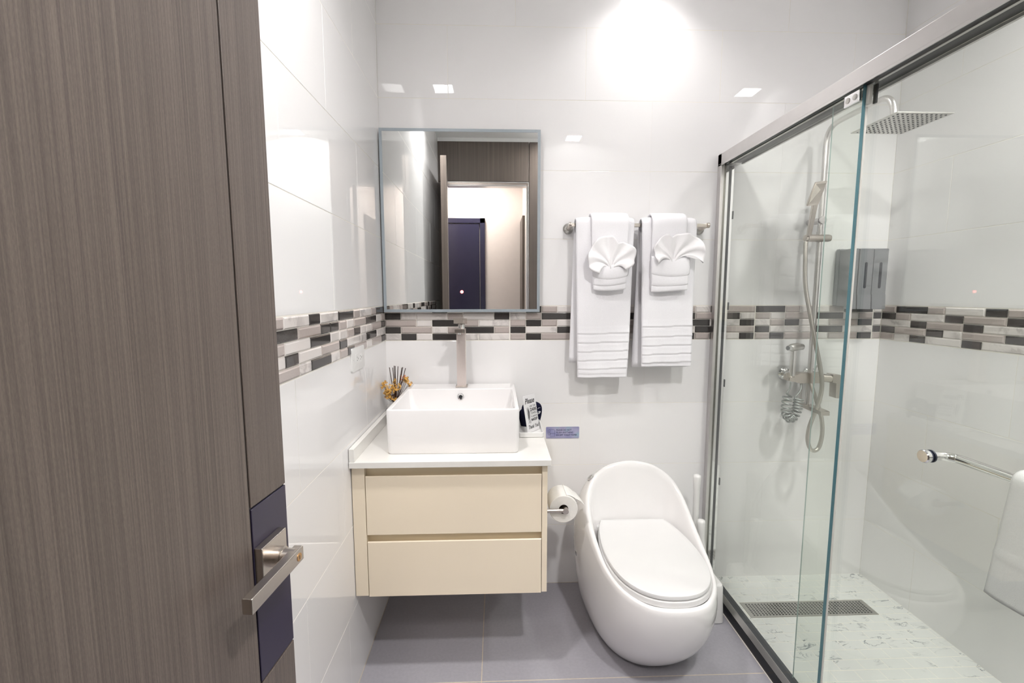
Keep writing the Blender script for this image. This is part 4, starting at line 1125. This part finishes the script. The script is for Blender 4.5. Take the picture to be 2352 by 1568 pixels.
def pane(name, x, y0, y1, z0, z1, label, t=0.008, edge='glass_edge'):
    th = thing(name, label, 'glass panel', (x, (y0 + y1) / 2, z0))
    bm = bm_box(bmesh.new(), x - t / 2, x + t / 2, y0, y1, z0, z1)
    bm.normal_update()
    for f in bm.faces: f.material_index = 0 if abs(f.normal.x) > 0.5 else (1 if abs(f.normal.y) > 0.5 else 2)
    finish('glass_pane', bm, [M['glass'], M[edge], M['dark_metal']], th)
    return th
gp = pane('shower_screen', 1.531, -0.790, -0.010, 0.068, 1.987, 'clear green-edged glass screen next to the wall post, nearest the toilet', 0.010)
box('edge_seal', 1.5372, 1.5425, -0.791, -0.776, 0.068, 1.93, M['seal'], gp)
hg = box('hanger_block', 1.520, 1.5266, -0.785, -0.730, 1.948, 1.979, M['chrome'], gp, 0.001)
for yy in (-0.744, -0.770): lathe('screw', [(0.008, 0), (0.008, 0.0012), (0.005, 0.002), (0, 0.002)], (1.520, yy, 1.9635), M['steel'], hg, '-x', 18)
box('stopper', 1.5375, 1.5455, -0.800, -0.786, 1.935, 1.985, M['seal'], gp); box('stopper_pad', 1.552, 1.557, -0.805, -0.795, 1.935, 1.985, M['black'], gp)
gd = pane('sliding_shower_door', 1.549, -1.74, -0.650, 0.068, 1.987, 'sliding glass shower door with a chrome towel bar handle', 0.004, 'pale_edge')
hb_ = bpy.data.objects.new('bar_handle', None); COL.objects.link(hb_); hb_.matrix_world = Matrix.Translation((1.549, -1.06, 1.02)); hb_.parent = gd; hb_.matrix_parent_inverse = gd.matrix_world.inverted()
HYc, HZc = -1.052, 1.0245
for yy in (HYc, HYc - 0.46):
    lathe('end_cap', [(0.0158, 0), (0.0158, 0.008), (0.0138, 0.0105), (0.0, 0.011)], (1.5430, yy, HZc), M['chrome'], hb_, '-x', 28)
    lathe('gasket', [(0.0152, 0), (0.0152, 0.003)], (1.5468, yy, HZc), M['rubber'], hb_, '-x', 28)
    lathe('gasket', [(0.0150, 0), (0.0150, 0.004)], (1.5512, yy, HZc), M['rubber'], hb_, 'x', 28)
bp = spline([(1.553, HYc, HZc), (1.570, HYc, HZc), (1.585, HYc - 0.004, HZc), (1.595, HYc - 0.016, HZc), (1.600, HYc - 0.045, HZc), (1.600, HYc - 0.23, HZc), (1.600, HYc - 0.415, HZc), (1.595, HYc - 0.444, HZc), (1.585, HYc - 0.456, HZc), (1.570, HYc - 0.46, HZc), (1.553, HYc - 0.46, HZc)], 6)
tube('bar', bp, 0.0108, M['chrome'], hb_, 20, True)
# towel over that bar
P = []
bx, bz, rad = 1.600, HZc, 0.0225
for i in range(16): P.append((bx + rad, 0.74 + (bz - 0.74) * i / 16, 1, 0))
for i in range(11): a = PI * i / 10; P.append((bx + rad * math.cos(a), bz + rad * math.sin(a), math.cos(a), math.sin(a)))
for i in range(1, 27): t = i / 26; P.append((bx - rad - 0.002 * t, bz + (0.768 - bz) * t, -1, 0))
rings = []
for i, (x, z, nx_, nz_) in enumerate(P):
    fr_ = max(0, (i - 27) / 26); ring_o, ring_i = [], []
    ya, yb = -1.203 + 0.022 * fr_, -1.44
    for k in range(31):
        f = k / 30; yy = ya + (yb - ya) * f; e = abs(2 * f - 1); h = 0.009 * max(0.15, 1 - e ** 8) ** 0.5
        d = 0.003 * math.sin(6 * f + 1) * (0.3 + fr_)
        zr = 0.80
        rg_ = 0.002 if (fr_ > 0 and abs(z - 0.865) < 0.008) else 0
        ring_o.append((x + nx_ * (h + d + rg_), yy, z + nz_ * h)); ring_i.append((x + nx_ * (d - h), yy, z - nz_ * h))
    rings.append(ring_o + ring_i[::-1])
o = finish('bath_towel', bm_loft(bmesh.new(), rings, True, True, True), M['terry'], None, True)
tag(o, 'white towel draped over the chrome bar inside the shower door', 'towel')

# ------------------------------------------------------------------ shower column
sc = thing('shower_column', 'brushed nickel shower column with square rain head and mixer', 'shower', (1.955, -0.06, 0.86))
SX, SY = 1.957, -0.068
arm = spline([(SX, SY, 1.02), (SX, SY, 1.5), (SX, SY, 1.98), (SX, SY, 2.06), (SX, SY - 0.006, 2.098), (SX, SY - 0.024, 2.124), (SX, SY - 0.055, 2.136), (SX, SY - 0.13, 2.139), (SX, SY - 0.25, 2.139), (SX, SY - 0.295, 2.134), (SX, SY - 0.322, 2.112), (SX, SY - 0.335, 2.075), (SX, SY - 0.340, 2.04)], 8)
tube('riser_and_arm', arm, 0.0110, M['alu'], sc, 18, True)
HX, HYs, HZs = 1.978, -0.408, 2.027
rh = box('rain_head', HX - 0.101, HX + 0.101, HYs - 0.101, HYs + 0.101, HZs, HZs + 0.004, M['steel'], sc, 0.0006)
bm = bmesh.new()
for i in range(11):
    for j in range(11):
        bm_lathe(bm, [(0.0036, 0), (0.0028, -0.0018), (0, -0.002)], (HX - 0.086 + 0.0172 * i, HYs - 0.086 + 0.0172 * j, HZs), 'z', 7)
o = finish('nozzles', bm, M['nozzle'], rh); o['kind'] = 'stuff'
lathe('ball_joint', [(0.016, 0), (0.018, 0.006), (0.014, 0.016), (0.011, 0.022)], (SX, SY - 0.340, HZs + 0.004), M['steel'], sc)
# wall bracket and slider
tube('wall_bracket', [(SX - 0.004, -0.001, 1.738), (SX - 0.004, -0.075, 1.738)], 0.0145, M['alu'], sc, 20)
lathe('bracket_cap', [(0.0165, 0), (0.0165, 0.006), (0.0, 0.007)], (SX - 0.003, -0.083, 1.738), M['alu'], sc, 'y', 24)
tube('slider_sleeve', [(SX, SY, 1.69), (SX, SY, 1.655)], 0.0135, M['alu'], sc, 18)
tube('slider', [(SX - 0.066, SY - 0.012, 1.660), (SX + 0.030, SY - 0.012, 1.660)], 0.0165, M['nickel'], sc, 22)
lathe('slider_knob', [(0.0145, 0), (0.0145, 0.008), (0.0, 0.011)], (SX + 0.030, SY - 0.012, 1.660), M['nickel'], sc, 'x', 22)
lathe('slider_cone', [(0.0165, 0), (0.014, 0.007), (0.0, 0.010)], (SX - 0.068, SY - 0.012, 1.660), M['nickel'], sc, '-x', 22)
# mixer body
MZ = 1.030
bm = bmesh.new()
bm_loft(bm, [[(x, SY + dy, MZ + dz) for dy, dz in ((-0.024, -h_), (-0.026, h_), (0.018, h_), (0.018, -h_))] for x, h_ in ((1.843, 0.012), (1.858, 0.015), (1.875, 0.017), (1.895, 0.024), (1.99, 0.024), (2.004, 0.020))], True, True, True)
bmesh.ops.bevel(bm, geom=list(bm.edges), offset=0.002, segments=2, affect='EDGES')
finish('mixer_body', bm, M['nickel'], sc, 'auto')
for x in (1.878, 2.000):
    lathe('wall_flange', [(0.030, 0), (0.030, 0.006), (0.025, 0.014), (0.016, 0.018), (0.016, 0.05)], (x, -0.001, MZ + 0.008), M['chrome'], sc, 'y', 28)
tube('cartridge', [(2.000, SY, MZ), (2.048, SY - 0.012, MZ - 0.004)], 0.019, M['nickel'], sc, 24)
bm = bmesh.new()
bm_loft(bm, [[(x, SY - 0.030, za), (x, SY + 0.012, za), (x, SY + 0.012, zb), (x, SY - 0.030, zb)] for x, za, zb in ((2.044, MZ - 0.020, MZ + 0.018), (2.062, MZ - 0.024, MZ + 0.018), (2.064, MZ - 0.092, MZ + 0.018), (2.078, MZ - 0.094, MZ + 0.016), (2.082, MZ - 0.09, MZ + 0.012))], True, True, True)
finish('lever', bm, M['nickel'], sc, 'auto')
# lower pipes and spout
tube('lower_pipe', [(SX - 0.003, SY, MZ - 0.02), (SX - 0.003, SY, 0.90)], 0.010, M['alu'], sc, 16)
tube('lower_pipe', [(SX - 0.024, SY + 0.02, MZ - 0.02), (SX - 0.024, SY + 0.02, 0.905)], 0.006, M['alu'], sc, 14)
bm = bmesh.new()
bm_loft(bm, [[(x - w, y, z - h2), (x + w, y, z - h2), (x + w, y, z + h2), (x - w, y, z + h2)] for x, y, z, w, h2 in ((SX - 0.006, SY + 0.03, 0.897, 0.018, 0.008), (SX - 0.006, SY - 0.03, 0.895, 0.019, 0.009), (SX - 0.002, SY - 0.085, 0.892, 0.020, 0.0085), (SX + 0.000, SY - 0.112, 0.888, 0.020, 0.009))], True, True, True)
finish('spout', bm, M['nickel'], sc, 'auto')
# shower hose
hp = spline([(1.884, -0.085, 1.645), (1.882, -0.09, 1.58), (1.885, -0.10, 1.45), (1.902, -0.12, 1.32), (1.926, -0.13, 1.20), (1.950, -0.135, 1.10), (1.966, -0.135, 1.02), (1.964, -0.135, 0.96), (1.950, -0.135, 0.90), (1.928, -0.13, 0.82), (1.922, -0.13, 0.76), (1.935, -0.13, 0.715), (1.957, -0.13, 0.702), (1.978, -0.13, 0.72), (1.988, -0.13, 0.78), (1.984, -0.125, 0.85), (1.970, -0.11, 0.92), (1.958, -0.09, 0.98), (1.955, -0.075, 1.012)], 8)
bm = bmesh.new(); rads = [0.0068 + (0.0006 if i % 2 else -0.0004) for i in range(len(hp))]
bm_tube(bm, hp, 0.0088, 12); finish('hose', bm, M['hose'], sc, True)
tube('soap_rod', [(1.990, SY + 0.01, MZ + 0.02), (2.006, SY + 0.02, MZ + 0.05)], 0.006, M['alu'], sc, 12)

hs = thing('hand_shower', 'brushed nickel hand shower with square head in the slider', 'hand shower', (1.885, -0.10, 1.66))
# handle: flat bar leaning back towards the top, head seen from its back
hA, hB = Vector((1.884, -0.100, 1.668)), Vector((1.866, -0.150, 1.792))
ax = (hB - hA).normalized(); sxv = Vector((1, 0, 0)); sxv = (sxv - ax * sxv.dot(ax)).normalized(); nv_ = ax.cross(sxv)
def obox(name, c0, c1, w0, w1, t0, t1, mat, parent, bev=0.001):
    bm = bmesh.new()
    bm_loft(bm, [[c + sxv * sx * w + nv_ * sy * t for sx, sy in ((-1, -1), (1, -1), (1, 1), (-1, 1))] for c, w, t in ((c0, w0, t0), (c1, w1, t1))], True, True, True)
    bmesh.ops.bevel(bm, geom=list(bm.edges), offset=bev, segments=2, affect='EDGES')
    return finish(name, bm, mat, parent, 'auto')
obox('handle', hA, hB, 0.0085, 0.010, 0.006, 0.007, M['nickel'], hs)
hc0, hc1 = Vector((1.853, -0.152, 1.788)), Vector((1.872, -0.170, 1.882))
obox('head', hc0, hc1, 0.024, 0.024, 0.006, 0.006, M['nickel'], hs, 0.002)
bm = bmesh.new(); mid = (hc0 + hc1) / 2; ln = (hc1 - hc0)
q4 = [hc0 + ln * .08 - sxv * .021 + nv_ * .006, hc0 + ln * .08 + sxv * .021 + nv_ * .006, hc1 - ln * .08 + sxv * .021 + nv_ * .006, hc1 - ln * .08 - sxv * .021 + nv_ * .006]
q5 = [hc0 + ln * .08 - sxv * .021 - nv_ * .006, hc0 + ln * .08 + sxv * .021 - nv_ * .006, hc1 - ln * .08 + sxv * .021 - nv_ * .006, hc1 - ln * .08 - sxv * .021 - nv_ * .006]
for qd, sg_ in ((q4, 1), (q5, -1)):
    if sg_ * nv_.y < 0:
        vs = [bm.verts.new(v) for v in qd]; ap = bm.verts.new(mid + nv_ * sg_ * 0.016 + ln * 0.18)
        for k in range(4): bm.faces.new((vs[k], vs[(k + 1) % 4], ap))
        bm.faces.new(vs)
finish('head_back', bm, M['nickel'], hs)

bs = thing('bidet_sprayer', 'small bidet spray gun with grey coiled hose beside the mixer', 'sprayer', (1.86, -0.09, 0.83))
gx, gy = 1.8595, -0.088
tube('grip', [(gx - 0.001, gy, MZ + 0.012), (gx + 0.000, gy, 1.158)], [0.0125, 0.0130], M['alu'], bs, 18)
tube('spray_head', spline([(gx - 0.026, gy - 0.012, 1.171), (gx - 0.012, gy - 0.007, 1.172), (gx + 0.018, gy + 0.004, 1.1745), (gx + 0.040, gy + 0.011, 1.1735), (gx + 0.052, gy + 0.014, 1.172)], 4), [0.0135 + 0.0045 * math.sin(PI * min(1, k / 12)) - (0.004 if k > 14 else 0) for k in range(17)], M['steel'], bs, 20, True)
tube('nozzle', [(gx - 0.040, gy - 0.017, 1.171), (gx - 0.026, gy - 0.012, 1.171)], [0.0105, 0.0125], M['chrome'], bs, 18)
tube('nozzle_face', [(gx - 0.0412, gy - 0.0174, 1.171), (gx - 0.040, gy - 0.017, 1.171)], 0.0088, M['nozzle'], bs, 18)
tube('holder_clip', [(gx - 0.004, gy + 0.005, MZ), (gx - 0.004, gy + 0.012, MZ + 0.022)], 0.0165, M['nickel'], bs, 18)
# coiled hose: a helix wound along a U-shaped centre line
cl = spline([(1.852, -0.092, 1.015), (1.850, -0.092, 0.985), (1.836, -0.092, 0.960)], 6)
axis = spline([(1.842, -0.092, 0.945), (1.838, -0.092, 0.905), (1.840, -0.092, 0.868), (1.856, -0.092, 0.845), (1.874, -0.092, 0.850), (1.888, -0.092, 0.880), (1.893, -0.092, 0.910), (1.895, -0.092, 0.935)], 24)
hel = []; turns = 15; Na = len(axis)
for i, p in enumerate(axis):
    tdir = (axis[min(i + 1, Na - 1)] - axis[max(i - 1, 0)]).normalized()
    u_ = Vector((0, 1, 0)); w_ = tdir.cross(u_).normalized()
for i in range(turns * 14 + 1):
    s = i / (turns * 14) * (Na - 1); k = min(int(s), Na - 2); f = s - k
    p = axis[k].lerp(axis[k + 1], f); tdir = (axis[k + 1] - axis[k]).normalized(); w_ = tdir.cross(Vector((0, 1, 0))).normalized()
    a = 2 * PI * i / 14
    hel.append(p + (w_ * math.cos(a) + Vector((0, 1, 0)) * math.sin(a)) * 0.0185)
path = cl + hel + spline([hel[-1] + Vector((0, 0, 0.008)), (1.893, -0.092, 0.962), (1.908, -0.085, 0.985), (1.910, -0.075, 1.010)], 5)
finish('coil_hose', bm_tube(bmesh.new(), path, 0.0040, 8), M['coil'], bs, True)

# ------------------------------------------------------------------ soap dispenser in the shower corner
sd = thing('soap_dispenser', 'grey wall-mounted soap dispenser with dark slot windows in the shower corner', 'dispenser', (2.17, -0.05, 1.352))
DX0, DX1, DY = 2.085, 2.252, -0.105
box('back_box', DX0, DX1, -0.030, -0.006, 1.358, 1.618, M['grey_disp'], sd, 0.004)
for i, (a, b) in enumerate(((DX0 + 0.001, 2.1165), (2.1185, 2.1838), (2.1858, DX1 - 0.001))):
    ch = box('chamber', a, b, DY, -0.030, 1.356, 1.6135, M['grey_disp'], sd, 0.003)
    if i:
        xm = (a + b) / 2
        prism('window', rrect(xm - 0.0062, xm + 0.0062, 1.438, 1.553, 0.006), 0, 0.0015, M['slot'], ch, 0, 1, xzy(DY + 0.0008))
    bm = bmesh.new()
    bm_loft(bm, [[(a + .0008, DY - 0.0015, 1.412), (b - .0008, DY - 0.0015, 1.412), (b - .0008, DY + .01, 1.412), (a + .0008, DY + .01, 1.412)], [(a + .0008, DY - 0.0065, 1.345), (b - .0008, DY - 0.0065, 1.345), (b - .0008, DY + .035, 1.345), (a + .0008, DY + .035, 1.345)]], True, True, True)
    bmesh.ops.bevel(bm, geom=list(bm.edges), offset=0.0012, segments=2, affect='EDGES')
    finish('push_button', bm, M['grey_disp'], ch, 'auto')

# ------------------------------------------------------------------ linear drain
ld = thing('linear_drain', 'perforated steel linear drain in the shower floor', 'drain', ((DR[0] + DR[1]) / 2, (DR[2] + DR[3]) / 2, SZ))
box('trough', DR[0] + .0005, DR[1] - .0005, DR[2] + .0005, DR[3] - .0005, SZ - 0.0025, SZ - 0.0002, M['hole'], ld)  # shallow plate; near-black colour stands in for the shade of a deep trough
bm = bmesh.new()
ncol, nrow = 38, 8; mgx, mgy = 0.016, 0.010
cw = (DR[1] - DR[0] - 2 * mgx) / ncol; chh = (DR[3] - DR[2] - 2 * mgy) / nrow
xs = [DR[0] + .001, ]; 
for i in range(ncol):
    xs += [DR[0] + mgx + i * cw + cw * 0.2, DR[0] + mgx + i * cw + cw * 0.8]
xs.append(DR[1] - .001)
ys = [DR[2] + .001]
for j in range(nrow): ys += [DR[2] + mgy + j * chh + chh * 0.18, DR[2] + mgy + j * chh + chh * 0.82]
ys.append(DR[3] - .001)
V = [[bm.verts.new((x, y_, SZ + 0.0008)) for y_ in ys] for x in xs]
for i in range(len(xs) - 1):
    for j in range(len(ys) - 1):
        if i % 2 == 1 and j % 2 == 1: continue
        bm.faces.new((V[i][j], V[i + 1][j], V[i + 1][j + 1], V[i][j + 1]))
gm = bmesh.ops.extrude_face_region(bm, geom=list(bm.faces))
for v in [g_ for g_ in gm['geom'] if isinstance(g_, bmesh.types.BMVert)]: v.co.z -= 0.0022
finish('grate', bm, M['steel'], ld)
